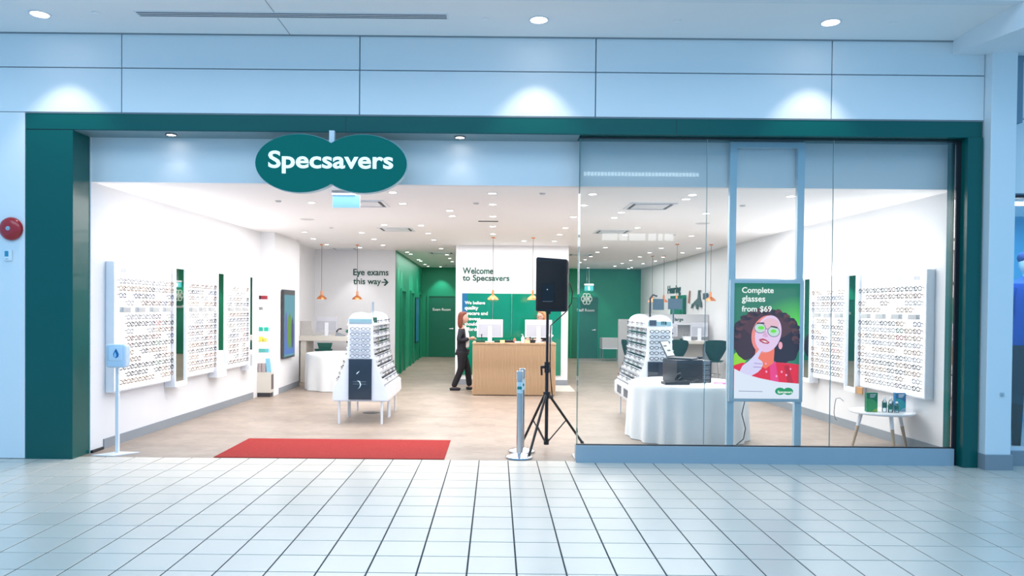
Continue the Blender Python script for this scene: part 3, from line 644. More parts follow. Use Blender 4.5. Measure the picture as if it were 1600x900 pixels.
for k in range(9):
    a = k*2.4; 
    MB().prism([(0, 0), (.03, .03), (.02, .09), (0, .12), (-.02, .09), (-.03, .03)], -.001, .001, 'y').obj('leaf', mat('leaf_teal', (.02, .26, .17), .6), pt, loc=(0, 0, .06), rot=(.5+.25*(k % 3), 0, a))
def stool(loc, label, rz=0, grp=None):
    s_ = thing('swivel_stool', loc, label, 'stool', grp, rz)
    MB().lathe([(.001, .70), (.14, .70), (.19, .73), (.20, .77), (.17, .765), (.001, .75)], 24, ry=.8).obj('seat', greenshell, s_, True)
    MB().prism([(-.13, .76), (.13, .76), (.17, .90), (-.17, .90)], .12, .14, 'y').obj('backrest', greenshell, s_, True)
    MB().tube([(0, 0, .70), (0, 0, .06)], .022, 10).obj('column', chrome, s_, True)
    MB().lathe([(.001, 0), (.2, 0), (.2, .015), (.03, .05), (.001, .05)], 24).obj('base', chrome, s_, True)
    MB().tube([(.15*math.cos(a), .15*math.sin(a), .32) for a in [2*PI*k/16 for k in range(17)]], .01, 6).obj('foot_ring', chrome, s_, True)
stool((-3.80, 16.3, 0), 'dark green swivel stool at the left rear desk'); stool((-3.02, 16.46, 0), 'green swivel stool mostly hidden behind the left glasses stand')

def round_cloth(r, hgt, seed, nf=22, amp=.035):
    rnd = random.Random(seed); ph = [rnd.uniform(0, 6.28) for _ in range(4)]; b = bmesh.new(); N = 160; rings = []
    lev = [(0, 1)]
    def rad(a, t): 
        f = math.sin(nf*a+ph[0]+1.3*math.sin(3*a+ph[1]))*.6+math.sin(nf*.5*a+ph[2])*.4
        return r+.015+t**.8*(.012+amp*f)
    c = b.verts.new((0, 0, hgt))
    prof = [(.5, 0, hgt), (.97, 0, hgt), (1, 0, hgt-.006)]+[(None, t, hgt-.012-(hgt-.018)*t) for t in (.03, .1, .2, .35, .5, .65, .8, .92, 1)]
    for (fr, t, z) in prof:
        rings.append([b.verts.new(((rad(2*PI*k/N, t) if fr is None else r*fr)*math.cos(2*PI*k/N), (rad(2*PI*k/N, t) if fr is None else r*fr)*math.sin(2*PI*k/N), z)) for k in range(N)])
    for k in range(N): b.faces.new((c, rings[0][k], rings[0][(k+1) % N]))
    for A, B in zip(rings, rings[1:]):
        for k in range(N): b.faces.new((A[k], B[k], B[(k+1) % N], A[(k+1) % N]))
    q = MB(); q.merge(b); return q
def round_table(loc, r, hgt, tlabel, clabel, seed, nf, amp):
    t = thing('round_table', loc, tlabel, 'table')
    MB().lathe([(.001, hgt-.03), (r-.02, hgt-.03), (r-.02, hgt-.006), (.001, hgt-.006)], 48).obj('tabletop', mat('table_board', (.5, .48, .45), .6), t)
    for k in range(4):
        a = PI/4+k*PI/2; MB().tube([(r*.6*math.cos(a), r*.6*math.sin(a), hgt-.03), (r*.66*math.cos(a), r*.66*math.sin(a), 0)], .014, 8).obj('leg', steel, t)
    c = round_cloth(r, hgt, seed, nf, amp).obj('tablecloth', cloth, None, True, loc=loc); tag(c, clabel, 'tablecloth')
round_table((-3.22, 15.45, 0), .72, .745, 'small round table hidden under a white cloth by the left rear desk', 'white floor-length cloth on the round table by the left rear desk', 3, 16, .03)

# ================================================================ glasses floor stands
def stand_profile(t=1.0):
    # half width at height z
    Z = [.345, .40, .50, .63, .78, .90, 1.05, 1.3, 1.50]
    X = [.397, .395, .37, .325, .265, .222, .192, .180, .179]
    return Z, X
def hw(z):
    Z, X = stand_profile()
    for (a, b), (c, d) in zip(zip(Z, X), zip(Z[1:], X[1:])):
        if a <= z <= c: return b+(d-b)*(z-a)/(c-a)
    return X[-1]
def end_poly(dx=0, ztop=1.63):
    Z, X = stand_profile(); R_ = [(x+dx, z) for z, x in zip(Z, X)]
    arc = [(.179*math.cos(a)+0, 1.50+(ztop-1.5)*math.sin(a)) for a in [PI*k/12 for k in range(1, 12)]]
    return R_+arc+[(-x, z) for x, z in R_[::-1]]
def floor_stand(cx, label, front_label, side_label, back, mirror_side, side_kind, rows, grp):
    u = thing('glasses_stand', (cx, 10.7, 0), label, 'display stand')
    MB().prism(end_poly(), 0, .02, 'y').obj('end_panel', wplas, u); MB().prism(end_poly(), 1.50, 1.52, 'y').obj('end_panel', wplas, u)
    Z, X = stand_profile()
    body = [(max(.05, x-.035), z) for z, x in zip(Z, X)]; body = body+[(-x, z) for x, z in body[::-1]]
    MB().prism(body, .02, .74, 'y').obj('body', wplas, u); MB().prism(body, .78, 1.50, 'y').obj('body', wplas, u)
    MB().box(-.39, .39, .02, 1.50, .33, .35).obj('bottom_tray', wplas, u)
    lg = None
    for y in (.04, .70, .82, 1.46):
        for x in (-.31, .31):
            if lg is None: lg = MB().tube([(0, 0, 0), (0, 0, .335)], .017, 10).obj('leg', wmetal, u, True, loc=(x, y, 0))
            else: dup(lg, (x, y, 0), parent=u)
    # racks on the curved sides
    for s in (-1, 1):
        for r in range(11):
            z = .60+r*.085; x = hw(z)+.004
            MB().prism([(s*(x-.035), z-.012), (s*(x+.018), z-.018), (s*(x+.020), z+.006), (s*(x+.012), z+.006), (s*(x+.008), z-.012), (s*(x-.035), z-.006)], .03, 1.49, 'y').obj('rack', acrylic if r % 2 else wplas, u)
        MB().prism([(s*.36, .35), (s*.405, .36), (s*.40, .53), (s*.36, .56)], .02, 1.50, 'y').obj('skirt_panel', wplas, u)
        if s == mirror_side and cx > 0:
            for y in (.25, .85): MB().box(s*.408-.002, s*.408+.002, y, y+.34, .38, .50).obj('price_label', mat('grey_label', (.12, .13, .15), .5), u)
            
    MB().box(-.165, .165, -.016, -.0, .36, .945).obj('poster', slate, u)
    MB().box(-.18, .18, -.012, 0, .95, .965).obj('ledge', wplas, u)
    MB().prism([(-.165, 1.47), (.165, 1.47), (.165, 1.53), (-.165, 1.53)], -.01, 0, 'y').obj('header_strip', tealp, u)
    MB().rbox(-.17, .17, -.028, -.018, .35, .95, .003, 1).obj('poster_cover', acrylic, u)
    # front spectacles
    for r in range(6):
        z = 1.385-r*.078
        MB().box(-.155, .155, -.03, 0, z-.03, z-.026).obj('front_shelf', acrylic, u)
        for x in (-.078, .078):
            place_spec('blue' if cx < 0 else 'black', Matrix.Translation((cx+x, 10.7-.02, z)) @ Matrix.Rotation(PI, 4, 'Z') @ Matrix.Scale(.12, 4, (0, 1, 0)), '%s, %s row, %s column' % (front_label, ORD[r] if r < 5 else 'lowest', 'left' if x < 0 else 'right'), grp+' front')
    for s, nr, ni in ((mirror_side, 11, 4), (-mirror_side, 4, 2)):
        for r in range(nr):
            z = .63+r*.085; x = hw(z)+.012
            for mod in (0, 1):
                for c in range(ni if s == mirror_side else 1):
                    if s == mirror_side and ni == 4 and c >= 2: continue
                    y = .22+mod*.76+c*.34
                    if s != mirror_side: y = .15+mod*.3
                    M = Matrix.Translation((cx+s*(x+.028), 10.7+y, z+.012)) @ Matrix.Rotation(s*PI/2, 4, 'Z') @ Matrix.Scale(.25, 4, (0, 1, 0))
                    lb = side_label if s == mirror_side else side_label.replace('aisle side', 'far side')
                    place_spec(random.choice(side_kind), M, '%s, %s row from below, %s from front' % (lb, 'lowest' if r == 0 else ORD[r], ['first', 'second', 'third', 'fourth'][mod*2+c if s == mirror_side else mod]), grp+(' aisle side' if s == mirror_side else ' far side'), 1.2, WM)
    return u
s1 = floor_stand(-1.96, 'white A-shaped glasses stand with a slate poster left of the reception', 'blue-black spectacles on the front of the left floor stand', "spectacles on the left stand's aisle side", 12.2, 1, ['black', 'blue', 'grey', 'black'], 11, 'left stand spectacles')
s2 = floor_stand(2.37, 'white A-shaped glasses stand behind the glass near the clothed table', 'black spectacles on the front of the right floor stand', "spectacles on the right stand's aisle side", 12.2, -1, ['black', 'black', 'black', 'brown'], 11, 'right stand spectacles')
sw = mat('pale_swoosh', (.6, .75, .85), .4, emit=(.5, .7, .85), es=.3)
MB().prism([(-.045, .73), (-.015, .76), (-.005, .78), (-.025, .765), (-.05, .745)], -.034, -.030, 'y').obj('poster_mark', sw, s1)
MB().prism([(-.04, .64), (-.01, .62), (.005, .58), (-.005, .54), (-.03, .52), (0, .535), (.02, .58), (.0, .63)], -.034, -.030, 'y').obj('poster_mark', sw, s1)
for z in (.62, .585): MB().box(-.10, .09, -.032, -.030, z, z+.006).obj('poster_line', mat('faint_line', (.2, .24, .3), .5), s1)
MB().box(-.02, .14, -.032, -.029, .76, .94).obj('poster_block', mat('dark_navy', (.012, .014, .03), .4), s2)
MB().prism([(.0, .64), (.06, .64), (.03, .68)], -.034, -.03, 'y').obj('poster_mark', whiteprint, s2)
for z, a, b in ((.60, -.06, .12), (.56, -.07, .13)): MB().box(a, b, -.034, -.03, z-.012, z+.012).obj('poster_line', whiteprint, s2)
def topper(st, x, y):
    MB().box(x-.012, x+.012, y-.01, y+.01, 1.45, 1.78).obj('topper_post', steel, st)
topper(s1, .12, .35)
MB().box(.13, .19, .3, .31, 1.47, 1.55).obj('tag', darkgreen, s1)
# black mirror arms above the right stand
MB().tube([(-.12, .1, 1.6), (-.12, .1, 1.87), (-.08, .1, 1.92), (-.02, .1, 1.90)], .014, 8).obj('topper_post', blackm, s2, True)
MB().box(-.08, .08, .09, .11, 1.70, 1.86).obj('topper_card', mat('slate_card', (.07, .11, .14), .4), s2)
MB().box(.19, .40, .3, .32, 1.71, 1.87).box(.26, .28, .3, .32, 1.5, 1.71).obj('topper_card', MATS['slate_card'], s2)
MB().box(-.15, -.05, -.014, -.004, 1.47, 1.55).obj('header_block', slate, s2)
text('lettering', 'ITB', darkgreen, .08, (.02, -.014, 1.49), s2, bold=.02)
fd = tag(MB().lathe([(.001, .003), (.13, .003), (.14, 0), (.001, 0)], 24).obj('floor_socket_cover', blackm, None, True, loc=(-2.0, 11.9, 0)), 'dark round floor socket cover under the left glasses stand', 'cover')

# ================================================================ reception
rd = thing('reception_desk', (.36, 14.38, 0), 'oak reception desk with vertical ribs', 'desk')
MB().box(-.80, .80, .03, .75, .02, 1.0).obj('carcass', deskwood, rd)
MB().box(-.815, .815, -.01, .78, 1.0, 1.03).obj('worktop', deskwood, rd)
slat = None
nS = 54
for k in range(nS):
    x = -.812+1.624*(k+.5)/nS
    if slat is None: slat = MB().rbox(-.0125, .0125, 0, .03, .015, 1.0, .003, 1).obj('slat', deskwood, rd, loc=(x, 0, 0))
    else: dup(slat, (x, 0, 0), parent=rd)
wc = tag(MB().box(-.5, 1.65, 15.2, 16.4, .0, .004).obj('floor_mat', cream), 'pale mat on the floor behind the reception desk', 'mat')
monitor('computer_monitor', (-.12, 14.75, 1.03), 'white monitor on the reception desk next to the standing woman', .52, .36)
monitor('computer_monitor', (.85, 14.75, 1.03), 'white monitor on the reception desk in front of the seated blonde woman', .54, .36)
for x, w_, lb in ((-.30, .18, 'left of the left monitor stand'), (.04, .14, 'right of the left monitor stand')):
    tag(MB().rbox(-w_/2, w_/2, -.06, .06, 0, .045, .004, 1).obj('document_tray', darkgreen, loc=(x, 14.58, 1.03)), 'dark green tray on the reception desk, '+lb, 'tray')
for x, lb in ((.13, 'near the left monitor'), (.62, 'beside the pump bottle')):
    tag(MB().box(-.045, .045, -.02, .02, 0, .05).obj('sticky_notes', mat('yellow_paper', (.75, .72, .35), .7), loc=(x, 14.47, 1.03)), 'block of yellow sticky notes on the reception desk '+lb, 'notes')
pb = thing('pump_bottle', (.53, 14.5, 1.03), 'white pump bottle between the two monitors on the reception desk', 'bottle')
MB().lathe([(.001, 0), (.03, 0), (.032, .1), (.012, .125), (.012, .14), (.001, .14)], 16).obj('body', wplas, pb, True); MB().tube([(0, 0, .14), (0, 0, .165), (-.03, 0, .165)], .006, 6).obj('pump', mat('pale_mint', (.5, .75, .6), .5), pb, True)
tag(MB().rbox(-.11, .11, -.05, .05, 0, .045, .01).obj('phone_base', blackm, loc=(.26, 14.6, 1.03)), 'low black device in the middle of the reception desk', 'phone')
tag(MB().sph((0, 0, .045), .045, sc=(.7, .7, 1)).obj('wooden_ornament', mat('terracotta', (.45, .16, .10), .6), None, True, loc=(.37, 14.52, 1.03)), 'small reddish brown ornament on the reception desk', 'ornament')
tag(MB().rbox(-.045, .045, -.04, .04, 0, .06, .004).obj('pen_box', blackm, loc=(.73, 14.5, 1.03)), 'small black box beside the right monitor stand on the reception desk', 'box')
tag(MB().rbox(-.05, .05, -.04, .04, 0, .03, .004).obj('card_dish', wplas, loc=(.42, 14.46, 1.03)), 'small white dish of cards on the reception desk', 'dish')
tf = thing('task_lamp', (1.08, 14.7, 1.03), 'white desk phone handset and cord at the right end of the reception desk', 'phone')
MB().prism([(-.08, 0), (.05, 0), (.02, .1), (-.06, .12)], -.06, .06, 'y').obj('base', grey, tf); MB().tube([(-.05, -.07, .12), (.0, -.08, .17), (.05, -.08, .13)], [.018, .012, .02], 8).obj('handset', wplas, tf, True)
for x in (-.28, .68): tag(MB().tube([(0, 0, .0), (0, 0, .1)], .008, 6).sph((0, 0, .1), .014).obj('webcam', blackm, None, True, loc=(x, 14.62, 1.075 if x < 0 else 1.03)), 'tiny black gooseneck microphone in front of the %s reception monitor' % ('left' if x < 0 else 'right'), 'microphone')

# backboard and writing on the reception wall
gp = thing('glass_backboard', (.345, 16.42, 0), 'big glossy green backboard on the wall behind the reception desk', 'panel')
gpm = mat('green_glass_panel', (.003, .20, .115), .12, coat=.6)
for a, b in ((-1.10, -.0), (.005, 1.10)): MB().box(a, b, -.02, 0, .22, 2.03).obj('board_panel', gpm, gp)
MB().box(-1.10, -.98, -.022, -.02, 1.6, 2.03).obj('blue_print', mat('blue_print', (.01, .13, .28), .3), gp)
for x, z in ((-.42, 1.3), (.002, 1.1)): MB().tube([(x, -.03, 2.03), (x, -.03, z)], .005, 6).obj('hanging_rod', steel, gp)
for k, (b_, w_, dsc) in enumerate((('We believe', .45, 0), ('quality', .30, 1), ('eyecare and', .51, 1), ('eyewear', .35, 1), ('should be', .40, 0), ('affordable', .43, 0))):
    text('lettering', b_, whiteprint, w_, (-1.04, -.026, 1.785-.118*k-.024*dsc), gp, bold=.02)
for b_, w_, z in (('Welcome', .68, 2.455), ('to Specsavers', 1.04, 2.268)):
    h_ = .145 if b_ == 'Welcome' else .175
    tag(text('wall_lettering', b_, darkgreen, w_, (-.75, 16.415, z+(0.005 if b_ == 'Welcome' else -.0)), bold=.022, ext=.006, height=h_), 'dark green words "%s" on the reception wall' % b_, 'lettering')
tag(text('wall_lettering', 'Eye exams', darkgreen, .86, (-3.50, 18.094, 2.43), bold=.014, ext=.006, height=.205), 'dark green words "Eye exams" on the left rear wall', 'lettering')
tag(text('wall_lettering', 'this way', darkgreen, .68, (-3.50, 18.094, 2.215), bold=.014, ext=.006, height=.195), 'dark green words "this way" on the left rear wall', 'lettering')
tag(MB().prism([(-2.81, 2.325), (-2.70, 2.325), (-2.76, 2.39), (-2.72, 2.40), (-2.635, 2.312), (-2.72, 2.225), (-2.76, 2.235), (-2.70, 2.30), (-2.81, 2.30)], 18.088, 18.1, 'y').obj('wall_arrow', darkgreen), 'dark green arrow pointing right after the words on the left rear wall', 'arrow')

# pendant lamps
def pendant(x, y, zb, label, zc=3.1):
    p = thing('pendant_lamp', (x, y, zb), label, 'lamp')
    MB().lathe([(.001, .19), (.022, .19), (.024, .09), (.05, .075), (.10, .035), (.115, 0), (.110, 0), (.095, .03), (.045, .068), (.001, .075)], 28).obj('lamp_shade', copper, p, True)
    MB().tube([(0, 0, .19), (0, 0, zc-zb)], .0045, 6).obj('cord', mat('cord_brown', (.08, .06, .05), .6), p)
    MB().lathe([(.001, zc-zb-.02), (.04, zc-zb-.02), (.04, zc-zb), (.001, zc-zb)], 16).obj('ceiling_rose', copper, p)
    MB().sph((0, 0, .03), .03, 12, 8).obj('bulb', mat('warm_bulb', (1, 1, 1), .5, emit=(1, .8, .55), es=1.5), p, True)
    return p
pendant(-3.92, 16.6, 1.87, 'copper pendant lamp at far left over the left rear desk')
pendant(-3.12, 16.6, 1.87, 'copper pendant lamp right of the first over the left rear desk')
pendant(-.066, 14.6, 1.87, 'copper pendant lamp over the left end of the reception desk')
pendant(.72, 14.6, 1.875, 'copper pendant lamp partly behind the black speaker')
pendant(4.55, 15.7, 1.90, 'copper pendant lamp over the right rear desk near the screen frame')
pendant(3.83, 15.7, 1.82, 'copper pendant lamp above the right floor stand')
pendant(4.05, 19.2, 1.9, 'copper pendant standing in for a mirrored lamp farther back at right'); pendant(4.35, 19.2, 1.9, 'copper pendant standing in for a mirrored lamp next to the right wall')  # two added pendants build the mirror's reflections as solid lamps

# ================================================================ right rear consulting desks
struct(MB().box(3.45, RW(17)-.01, 17.45, 17.55, 0, 1.60).obj('wall_partition', panelgrey))
pg = tag(MB().box(3.55, 4.05, 21.4, 21.5, 0, 1.42).obj('low_partition', panelgrey), 'low grey partition behind the right floor stand', 'partition')
cd2 = thing('consulting_desk', (4.25, 17.1, 0), 'cream consulting desk against the right rear partition', 'desk')
MB().rbox(-.75, .68, -.30, .33, .93, 1.0, .004, 1).obj('desk_top', cream, cd2); MB().box(-.72, -.66, -.26, .3, 0, .93).obj('end_panel', cream, cd2); MB().box(-.66, .6, .22, .26, .1, .93).obj('modesty_panel', cream, cd2)
MB().box(-.75, .68, .12, .34, 1.36, 1.38).obj('upper_shelf', wplas, cd2)
monitor('computer_monitor', (3.95, 17.02, 1.0), 'white monitor on the right rear desk behind the laptop', .46, .32)
monitor('computer_monitor', (4.68, 17.02, 1.0), 'white monitor on the right rear desk beside the screen frame', .40, .32)
dp = thing('desk_organiser', (4.38, 16.95, 1.0), 'white desk organiser with small items between the right rear monitors', 'organiser')
MB().rbox(-.09, .09, -.05, .05, 0, .1, .004).obj('tray', wplas, dp); MB().box(-.15, -.1, -.03, .03, 0, .05).obj('green_block', darkgreen, dp)
for k in range(4): MB().tube([(-.06+k*.035, 0, .1), (-.055+k*.03, 0, .15)], .004, 5).obj('pen', [blackm, copper, darkgreen, grey][k], dp)
tag(text('wall_lettering', 'large', darkgreen, .2, (4.22, 17.445, 1.42), bold=.01), 'small dark word on the right rear partition', 'lettering')
tag(text('wall_lettering', 'Hearing', darkgreen, 1.5, (RW(21)-.012, 21.6, 2.10), bold=.02, rz=-PI/2, ext=.005, height=.3), 'steeply foreshortened dark green word on the right wall', 'lettering')
wm = thing('large_wall_mirror', (RW(19.8)-.01, 20.3, 1.75), 'wide mirror on the right rear wall', 'mirror')
MB().box(-.02, 0, -.9, .9, -.25, .35).obj('mirror_glass', mirror, wm)
def shell_chair(loc, label, rz):
    c = thing('shell_chair', loc, label, 'chair', None, rz)
    b = bmesh.new(); G = []
    for j in range(9):
        t = j/8; z = .60+t*.46; wd = .10+.16*math.sin(min(1, t*1.15)*PI/2)
        if t > .9: wd -= .02
        G.append([b.verts.new((wd*u, .20+.05*t-.10*abs(u)**2*(1-.2*t), z-.03*abs(u)**3*(t > .8))) for u in [k/6-1 for k in range(13)]])
    for A, B in zip(G, G[1:]):
        for k in range(12): b.faces.new((A[k], A[k+1], B[k+1], B[k]))
    bmesh.ops.solidify(b, geom=b.faces[:], thickness=.014); q = MB(); q.merge(b); q.obj('backrest', greenshell, c, True)
    MB().lathe([(.001, .575), (.19, .575), (.23, .61), (.21, .612), (.001, .595)], 24).obj('seat', greenshell, c, True)
    for sx in (-1, 1):
        for sy in (-1, 1): MB().tube([(sx*.12, sy*.12, .58), (sx*.2, sy*.2, 0)], .010, 8).obj('leg', chrome, c, True)
    MB().tube([(.16*math.cos(a), .16*math.sin(a), .3) for a in [2*PI*k/16 for k in range(17)]], .008, 6).obj('foot_ring', chrome, c, True)
shell_chair((3.93, 16.2, 0), 'dark green shell chair behind the laptop and black case', PI)
shell_chair((4.76, 16.15, 0), 'dark green shell chair next to the screen frame', PI)
shell_chair((2.98, 15.9, 0), 'dark green shell chair half hidden left of the right floor stand', PI/2+.4)
jk = tag(MB().sph((0, 0, 0), .17, 16, 12, sc=(.7, .5, 1.5)).tube([(-.06, -.02, .1), (-.12, -.03, -.1), (-.1, -.02, -.3)], [.05, .05, .035], 8).obj('black_coat', mat('black_cloth', (.01, .01, .014), .8), None, True, loc=(3.08, 16.15, .95)), 'black coat hung over the chair left of the right floor stand', 'coat')
gc = thing('grey_table', (3.85, 24.6, 0), 'small grey table with thin legs by the far green wall', 'table')
MB().box(-.35, .25, -.3, .3, .45, .75).obj('backrest', panelgrey, gc); MB().box(-.35, .25, -.34, .3, .40, .44).obj('seat', wplas, gc)
for x in (-.33, .23):
    for y in (-.3, .28): MB().tube([(x, y, .4), (x, y, 0)], .012, 6).obj('leg', chrome, gc)
gf = thing('wall_figure', (RW(18.5)-.03, 18.45, 1.98), 'dark grey-green long-necked cut-out figure on the right rear wall', 'decoration')
fig = [(-.45, .10), (-.35, .22), (-.28, .75), (-.42, .82), (-.18, .84), (-.12, .3), (.15, .12), (.5, -.1), (.55, -.35), (.45, -.32), (.35, -.12), (.05, -.08), (0, -.4), (-.1, -.4), (-.15, -.1), (-.4, -.28), (-.5, -.25)]
MB().prism([(a*.9, b*.38-.1) for a, b in fig], -.01, .01, 'x').obj('figure_board', mat('grey_green_board', (.07, .13, .12), .5), gf)
MB().prism([(.72, -.1), (.78, -.1), (.70, .22), (.64, .22)], -.01, .01, 'x').obj('figure_stripe', mat('rust_board', (.4, .12, .05), .5), gf)
MB().box(-.012, .012, -.95, -.6, -.02, .13).obj('figure_card', MATS['slate_card'], gf)
es = thing('exit_sign', (3.17, 25.3, 2.35), 'small lit sign hanging above the staff room door', 'sign')
MB().box(-.16, .16, -.03, .03, .16, .22).obj('mount', wplas, es); MB().box(-.15, .15, -.02, .02, -.02, .15).obj('plate', mat('exit_blue_green', (.05, .4, .4), .4, emit=(.08, .5, .5), es=.25), es)
MB().prism([(-.02, 0), (.03, 0), (.02, .13), (-.03, .13)], -.024, -.02, 'y').obj('symbol', litwhite, es); MB().tube([(0, 0, .22), (0, 0, .75)], .008, 6).obj('hanger', steel, es)
wr_ = 0; wr = thing('hanging_wreath', (3.08, 25.2, 2.05), 'pale openwork flower ornament above the staff room door', 'ornament')
MB().tube([(0, 0, .12), (0, 0, 1.05)], .003, 5).obj('string', grey, wr)
for k in range(6):
    a = k*PI/3; MB().tube([(.11*math.cos(a)+.07*math.cos(t), 0, .11*math.sin(a)+.09*math.sin(t)) for t in [2*PI*i/10 for i in range(11)]], .014, 6).obj('petal', mat('pale_green_white', (.65, .75, .65), .6), wr, True)

# ================================================================ entrance objects
cp = tag(MB().rbox(-3.15, -.565, 8.255, 9.45, 0, .008, .003, 1).obj('red_carpet', carpetm), 'red carpet lying across the entrance on the wood floor', 'carpet')
# sanitiser stand
hs = thing('sanitiser_stand', (-4.33, 8.46, 0), 'white hand sanitiser dispenser on a thin pole at the left entrance', 'sanitiser')
MB().prism([(-.21, -.16), (.05, -.19), (.25, .03), (-.03, .06)], 0, .008, 'z').obj('base_plate', wmetal, hs)
MB().rbox(-.018, .018, -.018, .018, .008, 1.02, .003).obj('pole', wmetal, hs)
MB().rbox(-.085, .142, -.11, .02, .985, 1.255, .03, 4).obj('dispenser_body', mat('pale_blue_plastic', (.55, .70, .85), .25, coat=.4), hs, True)
MB().rbox(-.055, .115, -.118, -.09, 1.06, 1.235, .02, 3).obj('front_cover', mat('ice_blue_plastic', (.62, .75, .88), .2, coat=.5), hs, True)
drop = [(.0, .075), (.016, .045), (.028, .015), (.024, -.015), (.0, -.032), (-.024, -.015), (-.028, .015), (-.016, .045)]
MB().prism([(a*1.1+.042, b+1.13) for a, b in drop], -.122, -.116, 'y').obj('drop_emblem', mat('deep_blue', (.01, .15, .4), .3), hs)
MB().prism([(a*.5+.034, b*.6+1.125) for a, b in drop], -.124, -.118, 'y').obj('drop_highlight', mat('light_blue', (.3, .6, .85), .3), hs)
# stanchions
def stanchion(loc, label, ln, hd):
    s_ = thing('stanchion', loc, label, 'stanchion')
    MB().lathe([(.001, 0), (.152, 0), (.158, .008), (.156, .02), (.13, .034), (.05, .05), (.034, .06), (.001, .06)], 40).obj('base', chrome, s_, True)
    MB().tube([(0, 0, .05), (0, 0, .90)], .032, 20).obj('post', chrome, s_, True)
    MB().tube([(0, 0, .895), (0, 0, .985)], .040, 20).obj('belt_head', steel, s_, True)
    MB().lathe([(.001, .995), (.036, .992), (.040, .985), (.001, .985)], 20).obj('cap', chrome, s_, True)
    MB().rbox(-.014, .014, -.048, -.038, .90, .975, .002, 1).obj('belt_clip', steel, s_)
    MB().lathe([(.0325, .74), (.0335, .745), (.0335, .86), (.0325, .865)], 20).obj('wrap_label', mat('pale_blue_wrap', (.55, .72, .78), .3), s_, True)
    MB().prism(twin(.016, .018, .011, 12), -.0355, -.032, 'y').obj('emblem', mat('teal_emblem', (.01, .2, .2), .4), s_, loc=(-.004, 0, .80))
    return s_
stanchion((.278, 8.40, 0), 'chrome belt post nearest the entrance line beside the speaker tripod', 0, 0)
stanchion((.318, 8.75, 0), 'second chrome belt post directly behind the first by the speaker tripod', 0, 0)

# loudspeaker on tripod
px, py = .622, 8.92
tr = thing('speaker_tripod', (px, py, 0), 'black tripod stand holding the loudspeaker at the glass edge', 'stand')
MB().tube([(0, 0, .07), (0, 0, 1.0)], .021, 14).obj('lower_pole', blacks, tr, True)
MB().tube([(0, 0, .95), (0, 0, 1.67)], .017, 14).obj('upper_pole', blacks, tr, True)
MB().tube([(0, 0, .93), (0, 0, 1.06)], .033, 14).obj('collar', blackm, tr, True)
MB().tube([(-.03, -.02, 1.0), (-.07, -.03, 1.0)], .018, 8).tube([(-.07, -.03, 1.01), (-.065, -.03, .90)], .012, 8).obj('clamp_knob', blackm, tr, True)
MB().tube([(0, 0, .62), (0, 0, .70)], .042, 12).obj('leg_hub', blackm, tr, True)
MB().tube([(0, 0, .06), (0, 0, .13)], .032, 12).obj('brace_hub', blackm, tr, True)
for fx, fy in ((.385-px, 8.36-py), (1.10-px, 9.27-py), (.34-px, 9.22-py)):
    n_ = Vector((fx, fy, 0)).normalized()*.035
    lg = MB().tube([(n_.x, n_.y, .66), (fx, fy, .02)], .016, 10).obj('leg', blacks, tr, True)
    MB().tube([(fx*.985, fy*.985, .035), (fx*1.01, fy*1.01, .0)], .022, 10).obj('rubber_foot', blackm, lg, True)
    MB().tube([(n_.x, n_.y, .10), (fx*.52+n_.x*.4, fy*.52+n_.y*.4, .335)], .008, 8).obj('brace', blacks, tr, True)
ls = thing('loudspeaker', (px+.062, py-.02, 1.668), 'black loudspeaker cabinet on the tripod in front of the reception', 'speaker', None, -math.radians(11))
hull = [(-.187, -.17), (-.175, -.185), (.165, -.185), (.187, -.165), (.187, .0), (.12, .16), (-.12, .16), (-.187, .0)]
t_ = bmesh.new(); A = [t_.verts.new((a, b, 0)) for a, b in hull]; f = t_.faces.new(A); r_ = bmesh.ops.extrude_face_region(t_, geom=[f])
for v in r_['geom']:
    if isinstance(v, bmesh.types.BMVert): v.co.z += .645
for v in t_.verts:
    if v.co.z > .3: v.co.z += -.03*(v.co.x+.187)/.374
bmesh.ops.bevel(t_, geom=t_.edges[:], offset=.012, segments=2, affect='EDGES')
q = MB(); q.merge(t_); q.obj('cabinet', blackm, ls, True)
MB().rbox(-.165, .160, -.196, -.183, .03, .60, .005, 2).obj('grille', mat('dark_grille', (.008, .010, .014), .6, bump=(900, .5)), ls, True)
MB().box(-.11, .03, -.199, -.195, .125, .325).obj('badge_plate', mat('grille_patch', (.005, .006, .01), .35), ls)
MB().lathe([(.001, .004), (.007, .004), (.007, 0), (.001, 0)], 10, M=Matrix.Translation((-.045, -.199, .26)) @ RX).obj('emblem_dot', whiteprint, ls)
MB().box(-.10, .02, -.198, -.196, .118, .122).obj('badge_line', grey, ls)
MB().tube([(-.055, .03, -.03), (-.055, .03, .01)], .026, 12).obj('pole_socket', blackm, ls, True)
MB().box(.188, .192, -.10, -.02, .45, .58).obj('side_handle', blacks, ls)
tag(MB().tube([(.86, 8.93, 2.02), (.90, 8.96, 2.0), (.925, 8.96, 1.90), (.91, 8.95, 1.77), (.84, 8.95, 1.66), (.74, 8.95, 1.57), (.665, 8.95, 1.50), (.658, 8.945, 1.3), (.66, 8.95, 1.0), (.68, 8.95, .75), (.70, 8.98, .6)], .007, 8).obj('speaker_cable', blackm, None, True), 'black cable looping from the loudspeaker down its pole', 'cable')

